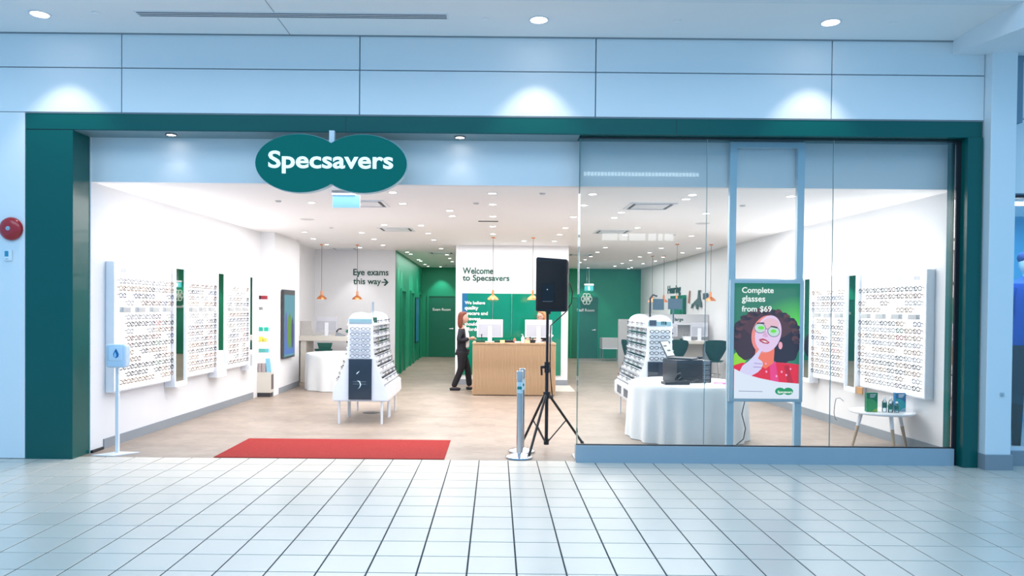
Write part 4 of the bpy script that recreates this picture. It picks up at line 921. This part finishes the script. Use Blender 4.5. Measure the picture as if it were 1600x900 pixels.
# clothed table behind the glass, with the audio gear
TC = (2.56, 9.88)
round_table((TC[0], TC[1], 0), .745, .745, 'round table hidden under a white cloth behind the glass', 'white floor-length draped cloth on the round table behind the glass', 8, 17, .05)
bc = thing('amplifier_case', (2.55, 9.86, .748), 'black equipment case with a slotted side on the clothed table', 'case', None, .25)
MB().rbox(-.25, .13, -.20, .2, 0, .30, .01, 2).obj('case_body', blackm, bc, True)
MB().box(.13, .24, -.195, .19, .01, .29).obj('open_rack', mat('grey_rack', (.20, .21, .22), .4), bc)
for k in range(8): MB().box(.13, .235, -.2, -.196, .03+k*.032, .042+k*.032).obj('slot', chrome if k % 2 else blackm, bc)
MB().rbox(.235, .255, -.2, .2, 0, .29, .004).obj('side_cheek', blackm, bc)
MB().tube([(-.1, -.205, .10), (-.02, -.22, .06), (.05, -.215, .09), (.11, -.205, .05)], .006, 6).obj('cable', blacks, bc, True)
lt = thing('laptop', (2.49, 9.86, 1.052), 'open laptop on top of the black equipment case', 'laptop', None, -.65)
MB().rbox(-.16, .19, -.13, .13, 0, .018, .005).obj('keyboard_base', mat('dark_laptop', (.06, .065, .07), .35), lt)
ms = Matrix.Translation((-.16, 0, .018)) @ Matrix.Rotation(math.radians(-28), 4, 'Y')
MB().rbox(-.006, .006, -.13, .13, 0, .24, .003, 1, M=ms).obj('lid', MATS['dark_laptop'], lt)
MB().box(.0062, .008, -.115, .115, .015, .225, M=ms).obj('display', mat('laptop_display', (.3, .32, .33), .3, emit=(.5, .53, .55), es=.5), lt)
for z_, y_ in ((.15, -.05), (.08, .0)): MB().box(.0082, .009, y_-.04, y_+.06, z_, z_+.02, M=ms).obj('picture', blackm, lt)
tag(MB().sph((0, 0, .018), .035, 14, 8, sc=(1.2, .8, .6)).obj('computer_mouse', blackm, None, True, loc=(2.72, 9.84, 1.052)), 'black mouse on top of the equipment case', 'mouse')
mx = thing('audio_mixer', (2.31, 9.50, .748), 'low black audio unit with coiled leads at the front of the clothed table', 'mixer', None, .1)
MB().prism([(-.16, 0), (.16, 0), (.16, .05), (-.16, .03)], -.10, .08, 'y').obj('body', blackm, mx)
MB().tube([(.0, 0, .05), (.02, -.02, .12), (.07, 0, .14), (.1, .02, .09), (.06, .04, .05)], .012, 8).tube([(.1, -.04, .04), (.2, -.06, .03), (.3, 0, .05), (.4, -.02, .02)], .012, 8).obj('lead', blacks, mx, True)
pw = mat('pink_print', (.6, .15, .4), .5)
tag(MB().box(-.12, .1, -.07, .07, 0, .012).obj('leaflets', pw, loc=(2.99, 9.62, .748), rot=(0, 0, .3)), 'pink and white leaflets at the right edge of the clothed table', 'leaflets')
tag(MB().box(-.08, .08, -.05, .05, 0, .008).obj('leaflet_sheet', whiteprint, loc=(2.84, 9.50, .748), rot=(0, 0, -.2)), 'single white leaflet beside the pink leaflets on the clothed table', 'leaflets')
tag(MB().tube([(3.05, 9.36, .752), (3.08, 9.24, .75), (3.10, 9.16, .6), (3.05, 9.12, .42), (3.09, 9.10, .25), (3.06, 9.08, .12), (2.9, 9.0, .02), (2.75, 8.85, .01)], .006, 8).obj('power_lead', blackm, None, True), 'black lead hanging down the front of the white tablecloth', 'cable')

# ================================================================ portrait screen in the window
sc = thing('display_totem', (3.03, 8.385, 0), 'portrait advertising screen on two pale blue uprights behind the glass', 'screen')
bl = mat('pale_blue_steel', (.46, .62, .72), .35)
for x in (-.405, .360):
    MB().box(x, x+.075, -.03, .03, 0, 3.60).obj('upright', bl, sc)
MB().box(-.33, .36, -.03, .03, 3.54, 3.60).obj('crossbar', bl, sc)
MB().box(-.33, .36, -.03, .03, 2.02, 2.06).obj('crossbar', bl, sc)
MB().rbox(-.40, .43, -.075, -.03, .675, 2.05, .008, 2).obj('casing', bl, sc, True)
W_, H_ = .735, 1.295
dsp = MB().box(-W_/2, W_/2, -.079, -.075, -H_/2, H_/2).obj('display', None, sc, loc=(.015, 0, 1.362))
def ad_bg():
    m = bpy.data.materials.new('screen_green_backdrop'); m.use_nodes = True; nt = m.node_tree; b = nt.nodes['Principled BSDF']
    tc = nt.nodes.new('ShaderNodeTexCoord'); mp = nt.nodes.new('ShaderNodeMapping'); mp.inputs['Location'].default_value = (-.72, 0, -.55); mp.inputs['Scale'].default_value = (1.9, 0, 3.0)
    g_ = nt.nodes.new('ShaderNodeTexGradient'); g_.gradient_type = 'SPHERICAL'
    r = nt.nodes.new('ShaderNodeValToRGB'); r.color_ramp.elements[0].color = (*srgb(0, 110, 70), 1); r.color_ramp.elements[1].color = (*srgb(90, 220, 40), 1)
    nt.links.new(tc.outputs['Object'], mp.inputs[0]); nt.links.new(mp.outputs[0], g_.inputs[0]); nt.links.new(g_.outputs[0], r.inputs[0]); nt.links.new(r.outputs[0], b.inputs['Emission Color'])
    b.inputs['Emission Strength'].default_value = 1; b.inputs['Base Color'].default_value = (.01, .01, .01, 1); return m
dsp.data.materials.append(ad_bg())
hairL = blob(150, 430, 112, 150, 90, .035, 1); hairR = blob(392, 440, 125, 165, 90, .035, 2); hairT = blob(275, 345, 175, 92, 90, .035, .5, .12)
white_low = [(50, 640), (120, 675), (230, 705), (360, 730), (500, 740), (500, 845), (50, 845)]
items = [('backdrop_patch', blob(80, 580, 60, 45, 30, .08, 1), em('lime', (150, 220, 20))),
 ('hair', hairL, em('hair_brown', (62, 28, 38))), ('hair', hairR, em('hair_dark', (38, 8, 32))), ('hair', hairT, em('hair_mid', (84, 42, 48))),
 ('top', [(50, 620), (110, 600), (190, 610), (250, 590), (330, 595), (420, 600), (500, 610), (500, 790), (50, 790)], em('red_top', (232, 20, 60))),
 ('top_shade', [(300, 600), (340, 590), (370, 760), (310, 750)], em('magenta', (240, 60, 140))), ('top_shade', [(400, 620), (430, 615), (470, 760), (430, 760)], em('deep_red', (190, 10, 50))),
]
for k in range(34):
    a_ = PI*.93+PI*1.14*k/33; rr = 1+.05*math.sin(k*2.3)
    items.append(('curl', blob(275+205*rr*math.cos(a_), 415+170*rr*math.sin(a_), 24, 19, 14, .12, k), em(*[('hair_brown', (62, 28, 38)), ('curl_dark', (44, 16, 34)), ('curl_rust', (96, 48, 48))][k % 3])))
items += [
 ('neck', [(200, 500), (330, 500), (325, 600), (270, 640), (190, 600)], em('orange_skin', (250, 120, 90))),
 ('face_shade', blob(270, 405, 98, 132, 36, 0, 0, .25), em('coral_skin', (248, 140, 130))), ('face', blob(285, 400, 88, 128, 36, 0, 0, .25), em('lilac_skin', (236, 205, 240))),
 ('ear', blob(370, 480, 14, 26, 16), em('pink_skin', (250, 170, 190))),
 ('forehead', blob(300, 335, 58, 42, 20), em('rose_skin', (240, 190, 205))),
 ('glasses_rim', blob(228, 362, 42, 36, 24, 0, 0, .2), em('rim', (150, 130, 160))), ('glasses_rim', blob(322, 385, 44, 38, 24, 0, 0, .2), em('rim', (150, 130, 160))), ('glasses_rim', [(264, 360), (284, 366), (284, 371), (264, 366)], em('rim', (150, 130, 160))),
 ('lens', blob(228, 362, 36, 30, 20, 0, 0, .2), em('lens_pale', (200, 225, 215))), ('lens', blob(322, 385, 38, 32, 20, 0, 0, .2), em('lens_pale', (200, 225, 215))),
 ('eyelid', blob(235, 360, 22, 12, 16), em('green_lid', (110, 230, 40))), ('eyelid', blob(320, 382, 20, 12, 16), em('green_lid', (110, 230, 40))),
 ('eyebrow', [(205, 325), (250, 322), (262, 332), (208, 333)], em('hair_brown', (62, 28, 38))), ('eyebrow', [(300, 345), (345, 352), (352, 364), (302, 354)], em('hair_brown', (62, 28, 38))),
 ('nose', [(262, 370), (285, 420), (268, 426), (244, 415)], em('nose_skin', (225, 175, 215))),
 ('lips', [(222, 438), (248, 432), (270, 440), (296, 460), (282, 470), (250, 466), (226, 452)], em('lip_red', (190, 60, 80))), ('teeth', [(235, 446), (262, 448), (284, 460), (262, 460)], em('tooth', (250, 235, 240))),
 ('shirt_dots', blob(275, 660, 7, 8, 10), em('pink_dot', (255, 170, 210))), ('shirt_dots', blob(345, 690, 7, 8, 10), em('pink_dot', (255, 170, 210))), ('shirt_dots', blob(380, 660, 7, 8, 10), em('pink_dot', (255, 170, 210))), ('shirt_dots', blob(412, 682, 7, 8, 10), em('pink_dot', (255, 170, 210))), ('shirt_dots', blob(440, 640, 6, 7, 10), em('pink_dot', (255, 170, 210))), ('shirt_dots', blob(270, 605, 7, 7, 10), em('pink_dot', (255, 170, 210))),
 ('hand', [(90, 660), (110, 620), (150, 590), (175, 565), (232, 500), (244, 508), (215, 570), (245, 590), (250, 610), (240, 640), (215, 665), (170, 690), (120, 690)], em('hand_skin', (222, 215, 250))),
 ('finger_line', [(190, 600), (245, 604), (245, 609), (190, 606)], em('finger_shadow', (180, 150, 210))), ('finger_line', [(185, 625), (242, 628), (242, 633), (185, 631)], em('finger_shadow', (180, 150, 210))),
 ('white_band', white_low, em('ad_white', (228, 236, 252))),
 ('fine_print', [(85, 792), (250, 794), (250, 799), (85, 797)], em('print_grey', (150, 160, 190))),
 ('logo', [(398+a*100, 793-b*100) for a, b in twin(.34, .25, .28)], em('logo_green', (0, 150, 90)))]
shapes(dsp, items, W_, H_, -.079, 450, 790, 53, 55)
yt = -.079-.0003*(len(items)+1)
for k, (b_, w_) in enumerate((('Complete', .355), ('glasses', .262), ('from $69', .335))):
    text('lettering', b_, em('ad_letters', (250, 255, 250)), w_, (-W_/2+.075, yt-.0006, H_/2-.13-k*.1), dsp, bold=.018, ext=.0005)
text('lettering', 'Specsavers', em('ad_letters', (250, 255, 250)), .165, (.123, yt-.0006, -.592), dsp, bold=.02, ext=.0005)
lamp('screen_glow', 'AREA', (.015, -.12, 1.36), 3, (.8, .9, .9), sc, rot=(PI/2, 0, 0), shape='RECTANGLE', size=.7, size_y=1.2)

# ================================================================ small round table at right
rt = thing('side_table', (4.83, 9.22, 0), 'small white round table with wooden-tipped legs behind the glass at right', 'table')
MB().lathe([(.001, .440), (.365, .440), (.375, .452), (.372, .466), (.001, .468)], 48).obj('tabletop', wplas, rt, True)
for a in (math.radians(172), math.radians(-93), math.radians(8)):
    x0, y0, x1, y1 = .24*math.cos(a), .24*math.sin(a), .345*math.cos(a), .345*math.sin(a)
    m_ = .38; xm, ym = x0+(x1-x0)*m_, y0+(y1-y0)*m_
    l_ = MB().tube([(xm, ym, .44*(1-m_)), (x1, y1, 0)], [.021, .015], 12).obj('leg', woodlight, rt, True)
    MB().tube([(x0, y0, .44), (xm, ym, .44*(1-m_))], [.024, .0215], 12).obj('leg_sleeve', wplas, l_, True)
def pack(loc, w_, d_, h_, label, base, swirl, swirl2, rz=0):
    p = thing('brochure_box', loc, label, 'box', None, rz)
    MB().box(-w_/2, w_/2, -d_/2, d_/2, 0, h_).obj('carton', base, p)
    MB().prism([(-w_/2, 0), (w_/2, 0), (w_/2, h_*.45), (0, h_*.68), (-w_/2, h_*.70)], -d_/2-.001, -d_/2, 'y').obj('print_swirl', swirl, p)
    MB().prism([(-w_*.05, 0.001), (w_/2, .001), (w_/2, h_*.2), (w_*.2, h_*.13)], -d_/2-.002, -d_/2-.001, 'y').obj('print_swirl', swirl2, p)
    for k in range(3): MB().box(-w_*.2, w_*(.35-.08*k), -d_/2-.0015, -d_/2, h_*(.90-.07*k), h_*(.925-.07*k)).obj('print_line', whiteprint, p)
G1 = mat('box_green', (.0, .17, .07), .4); G2 = mat('box_leaf_green', (.03, .32, .08), .4); G3 = mat('box_lime', (.25, .45, .05), .4)
B1 = mat('box_blue', (.01, .14, .32), .4); B2 = mat('box_turquoise', (.01, .33, .38), .4); B3 = mat('box_pale_blue', (.3, .5, .6), .4)
pack((4.645, 9.12, .469), .135, .05, .235, 'upright green brochure box on the small round table', G1, G2, G3)
pack((5.04, 9.2, .469), .13, .05, .225, 'upright blue brochure box on the small round table', B1, B2, B3)
clearp = glass_mat('clear_liquid_bottle', (.80, .90, .92), 1.2)
for x, y, s_, lb in ((4.80, 9.10, 1, 'tall clear bottle with green label next to the green box'), (4.89, 9.12, 1, 'tall clear bottle with green label next to the blue box'), (4.843, 9.045, .72, 'short clear bottle in front between the tall bottles'), (4.93, 9.06, .72, 'short clear bottle in front of the blue box')):
    b_ = thing('spray_bottle', (x, y, .4685), lb, 'bottle'); h_ = .185*s_
    MB().lathe([(.001, 0), (.026, 0), (.028, .01), (.028, h_*.66), (.012, h_*.80), (.012, h_*.84), (.001, h_*.84)], 20).obj('bottle_body', clearp, b_, True)
    MB().lathe([(.0285, h_*.28), (.0287, h_*.3), (.0287, h_*.62), (.0285, h_*.63)], 20).obj('label_band', mat('bottle_green_label', (.0, .14, .10), .4), b_, True)
    MB().lathe([(.014, h_*.83), (.014, h_*.97), (.010, h_), (.001, h_)], 16).obj('cap', wplas, b_, True)
tag(MB().tube([(-.02, 0, 0), (.02, 0, 0)], .004, 6).tube([(-.02, 0, .012), (.02, 0, .012)], .004, 6).box(-.03, -.02, -.03, 0, -.13, .02).obj('label_clip', darkgreen, loc=(4.745, 9.2, .60)), 'small green clip between the green box and the bottles', 'clip')

# ================================================================ people
def skin(name, joints, edges, m, parent=None, lvl=2, root=0, loc=(0, 0, 0)):
    me = bpy.data.meshes.new(name); me.from_pydata([j[:3] for j in joints], edges, [])
    o = bpy.data.objects.new(name, me); C.objects.link(o); me.materials.append(m)
    o.modifiers.new('skin', 'SKIN').use_smooth_shade = True
    if not me.skin_vertices: me.skin_vertices_new() if hasattr(me, 'skin_vertices_new') else None
    sv = me.skin_vertices[0].data
    for i, j in enumerate(joints): sv[i].radius = (j[3], j[4] if len(j) > 4 else j[3]); sv[i].use_root = (i == root)
    s_ = o.modifiers.new('sub', 'SUBSURF'); s_.levels = lvl; s_.render_levels = lvl
    dg = bpy.context.evaluated_depsgraph_get(); ev = bpy.data.meshes.new_from_object(o.evaluated_get(dg)); ev.name = name
    ev.polygons.foreach_set('use_smooth', [True]*len(ev.polygons))
    if not ev.materials: ev.materials.append(m)
    o.modifiers.clear(); o.data = ev; o.location = loc
    if parent: o.parent = parent
    return o
skinm = mat('skin_tone', (.62, .36, .27), .5)
def head_mesh(b, cz, r=.095):
    # face toward -Y local; nose, brow, chin, lips, ears
    t = bmesh.new(); bmesh.ops.create_uvsphere(t, u_segments=28, v_segments=20, radius=1)
    for v in t.verts:
        x, y, z = v.co; 
        sx, sy, sz = .073, .093, .115
        if z < 0: sx *= 1-.30*z*z; sy *= 1-.12*z*z
        X, Y_, Z_ = x*sx, y*sy, z*sz
        if y < -.5 and z < 0: Y_ -= .012*max(0, -z)
        if y < -.75: Y_ += .006
        for (nx, nz, am, s1, s2) in ((0, -.012, .024, .011, .018), (0, -.055, .008, .018, .008), (0, -.098, .010, .022, .014), (0, .028, .005, .04, .01)):
            if y < 0: Y_ -= am*math.exp(-((X-nx)/s1)**2-((Z_-nz)/s2)**2)
        for ex_ in (-.028, .028):
            if y < 0: Y_ += .007*math.exp(-((X-ex_)/.014)**2-((Z_-.010)/.010)**2)
        v.co = (X, Y_, Z_+cz)
    b.merge(t)
    for s in (-1, 1): b.sph((s*.073, .008, cz-.005), .022, 10, 8, sc=(.35, .8, 1.2))
    return b
def hand(b, wx, wy, wz, dirv, side):
    d = Vector(dirv).normalized(); s_ = d.cross(Vector((0, 0, 1))).normalized()*side; up = s_.cross(d).normalized()
    W0 = Vector((wx, wy, wz)); b.tube([W0-d*.01, W0+d*.04, W0+d*.085], [.022, .034, .03], 8)
    for k in range(4):
        o_ = W0+d*.08+s_*(-.026+.017*k); L = (.05, .062, .066, .052)[k]
        b.tube([o_, o_+d*L*.5-Vector((0, 0, .006)), o_+d*L*.9-Vector((0, 0, .022))], [.009, .008, .006], 6)
    o_ = W0+d*.03-s_*.028; b.tube([o_, o_-s_*.022+d*.03, o_-s_*.02+d*.055], [.011, .010, .007], 6)
wm1 = thing('person', (-.67, 15.32, 0), 'standing woman with red-brown hair, black blazer, white top and black trousers, facing right', 'person', None, PI/2)
# local frame: faces -Y, the viewer sees her left-to-right profile after the 90 degree turn
sc_ = .955
J = [(0, .02, .90, .08, .07), (0, .02, 1.08, .095, .07), (0, .02, 1.25, .12, .08), (0, .03, 1.38, .07, .06), (0, .0, 1.46, .042, .045),
     (.16, .03, 1.33, .045), (.22, .10, 1.11, .038), (.11, -.13, 1.14, .026), (-.16, .03, 1.33, .045), (-.22, .09, 1.11, .038), (-.11, -.14, 1.16, .026),
     (.07, .02, .84, .06), (.09, -.10, .47, .045), (.085, -.13, .09, .035), (.085, -.22, .03, .028), (-.07, .03, .84, .06), (-.09, .03, .47, .045), (-.085, .20, .09, .035), (-.085, .11, .03, .028)]
E_ = [(0, 1), (1, 2), (2, 3), (3, 4), (2, 5), (5, 6), (6, 7), (2, 8), (8, 9), (9, 10), (0, 11), (11, 12), (12, 13), (13, 14), (0, 15), (15, 16), (16, 17), (17, 18)]
body = skin('body', [(a, b, c*.93*1.0, *r) for a, b, c, *r in J], E_, skinm, wm1)
hb = MB(); head_mesh(hb, 1.495); hand(hb, .10, -.14, 1.06, (-.6, -1, .1), 1); hand(hb, -.10, -.15, 1.08, (.6, -1, .1), -1)
hb.obj('head_and_hands', skinm, wm1, True)
blk = MATS['black_cloth']; navy = mat('black_blazer_cloth', (.012, .014, .022), .75)
JJ = [(0, .035, .74, .16, .125), (0, .03, .95, .145, .11), (0, .035, 1.15, .145, .105), (0, .035, 1.27, .10, .075), (.17, .04, 1.225, .062), (.235, .105, 1.03, .054), (.15, -.05, 1.03, .046), (.115, -.11, 1.055, .040), (-.17, .04, 1.225, .062), (-.235, .10, 1.03, .054), (-.15, -.06, 1.05, .046), (-.115, -.12, 1.075, .040)]
skin('blazer', JJ, [(0, 1), (1, 2), (2, 3), (2, 4), (4, 5), (5, 6), (6, 7), (2, 8), (8, 9), (9, 10), (10, 11)], navy, wm1, root=1)
JT = [(0, .03, .90, .145, .12), (.085, .02, .74, .10), (.09, -.09, .44, .075), (.088, -.13, .06, .062), (-.085, .03, .74, .10), (-.09, .04, .44, .075), (-.088, .20, .06, .062)]
skin('trousers', JT, [(0, 1), (1, 2), (2, 3), (0, 4), (4, 5), (5, 6)], blk, wm1)
skin('top', [(0, -.06, .86, .095, .06), (0, -.065, 1.02, .10, .062), (0, -.065, 1.16, .10, .062), (0, -.035, 1.28, .06, .04), (0, -.01, 1.33, .045, .04)], [(0, 1), (1, 2), (2, 3), (3, 4)], mat('white_blouse', (.85, .83, .82), .8), wm1)
for x, y in ((.088, -.17), (-.088, .16)):
    MB().sph((x, y, .035), .06, 16, 10, sc=(.72, 2.0, .6)).box(x-.035, x+.035, y-.1, y+.11, 0, .014).obj('shoe', blackm, wm1, True)
def hair(b, cz, back=.28, w_=.095, part=1):
    t = bmesh.new(); n = 28; rings = []
    for j, (z, rx, ry, oy) in enumerate(((.135, .02, .02, .01), (.128, .06, .065, .01), (.10, .084, .095, .012), (.05, .093, .108, .014), (0, .096, .105, .02), (-.06, .098, .098, .028), (-.12, .10, .092, .034), (-.17, .10, .08, .04), (-.21, .085, .055, .045), (-.225, .05, .03, .045))):
        ring = []
        for k in range(n):
            a = 2*PI*k/n; x = rx*math.cos(a); y = ry*math.sin(a)
            if y < 0 and z < .075: y = y*(.15 if z > -.13 else .3)          # open at the face
            w2 = 1+.03*math.sin(9*a+j)
            ring.append(t.verts.new((x*w2, y*w2+oy, cz+z)))
        rings.append(ring)
    for A, B in zip(rings, rings[1:]):
        for k in range(n): t.faces.new((A[k], B[k], B[(k+1) % n], A[(k+1) % n]))
    t.faces.new(rings[0]); t.faces.new(rings[-1][::-1]); b.merge(t); return b
ho = hair(MB(), 1.495).obj('hair', mat('auburn_hair', (.17, .035, .015), .5, noise=(60, .3)), wm1, True); m_ = ho.modifiers.new('s', 'SUBSURF'); m_.levels = 1; m_.render_levels = 1
def face_bits(parent, cz, glasses=None):
    for s in (-1, 1):
        MB().sph((s*.028, -.083, cz+.010), .010, 10, 8).obj('eye', whiteprint, parent, True)
        MB().sph((s*.028, -.0915, cz+.010), .005, 8, 6).obj('iris', blackm, parent, True)
    MB().tube([(-.022, -.094, cz-.056), (0, -.103, cz-.055), (.022, -.094, cz-.056)], [.003, .006, .003], 6).obj('lips', mat('lip_tone', (.45, .12, .12), .5), parent, True)
    if glasses:
        g_ = bpy.data.objects.new('glasses', SM[glasses]); C.objects.link(g_); g_.parent = parent; g_.location = (0, -.108, cz+.008); g_.scale = (1, .8, 1.1)
face_bits(wm1, 1.495)
# neck link for both women is part of the body skin; second woman sits behind the desk
w2 = thing('person', (.945, 15.55, 0.05), 'seated blonde woman with glasses behind the right reception monitor, dark top, face turned left', 'person', None, -math.radians(55))
dz = .03
J2 = [(0, .08, .62, .13, .11), (0, .08, .82, .10, .08), (0, .07, 1.05, .12, .08), (0, .06, 1.22, .07, .06), (0, .03, 1.36, .042, .044), (.17, .06, 1.17, .045), (.24, .02, .95, .038), (.16, -.17, 1.0, .03), (-.17, .06, 1.17, .045), (-.24, .02, .95, .038), (-.16, -.17, 1.0, .03), (.1, -.02, .58, .08), (.11, -.40, .57, .06), (.11, -.38, .12, .04), (.11, -.48, .04, .03), (-.1, -.02, .58, .08), (-.11, -.40, .57, .06), (-.11, -.38, .12, .04), (-.11, -.48, .04, .03)]
skin('body', J2, E_, skinm, w2)
hb = MB(); head_mesh(hb, 1.48); hand(hb, .14, -.2, 1.0, (-.2, -1, 0), 1); hand(hb, -.14, -.2, 1.0, (.2, -1, 0), -1); hb.obj('head_and_hands', skinm, w2, True)
skin('jumper', [(0, .08, .66, .15, .12), (0, .08, .85, .13, .10), (0, .075, 1.06, .145, .10), (0, .065, 1.20, .09, .07), (.175, .06, 1.15, .06), (.245, .02, .94, .05), (.17, -.14, .99, .042), (-.175, .06, 1.15, .06), (-.245, .02, .94, .05), (-.17, -.14, .99, .042)], [(0, 1), (1, 2), (2, 3), (2, 4), (4, 5), (5, 6), (2, 7), (7, 8), (8, 9)], navy, w2)
skin('trousers', [(0, .06, .62, .15, .12), (.1, -.02, .60, .1), (.11, -.40, .59, .08), (.11, -.38, .12, .06), (-.1, -.02, .60, .1), (-.11, -.40, .59, .08), (-.11, -.38, .12, .06)], [(0, 1), (1, 2), (2, 3), (0, 4), (4, 5), (5, 6)], blk, w2)
ho = hair(MB(), 1.48).obj('hair', mat('strawberry_blonde_hair', (.50, .24, .10), .5, noise=(60, .25)), w2, True); m_ = ho.modifiers.new('s', 'SUBSURF'); m_.levels = 1; m_.render_levels = 1
face_bits(w2, 1.48, 'brown')
oc = thing('office_stool', (.97, 15.57, 0), 'plain stool under the seated blonde woman behind the reception desk', 'stool')
MB().lathe([(.001, .49), (.2, .49), (.21, .52), (.001, .53)], 24).obj('seat', greenshell, oc, True); MB().tube([(0, 0, .50), (0, 0, .03)], .025, 10).obj('column', chrome, oc, True); MB().lathe([(.001, 0), (.24, 0), (.24, .02), (.001, .04)], 24).obj('base', chrome, oc, True)
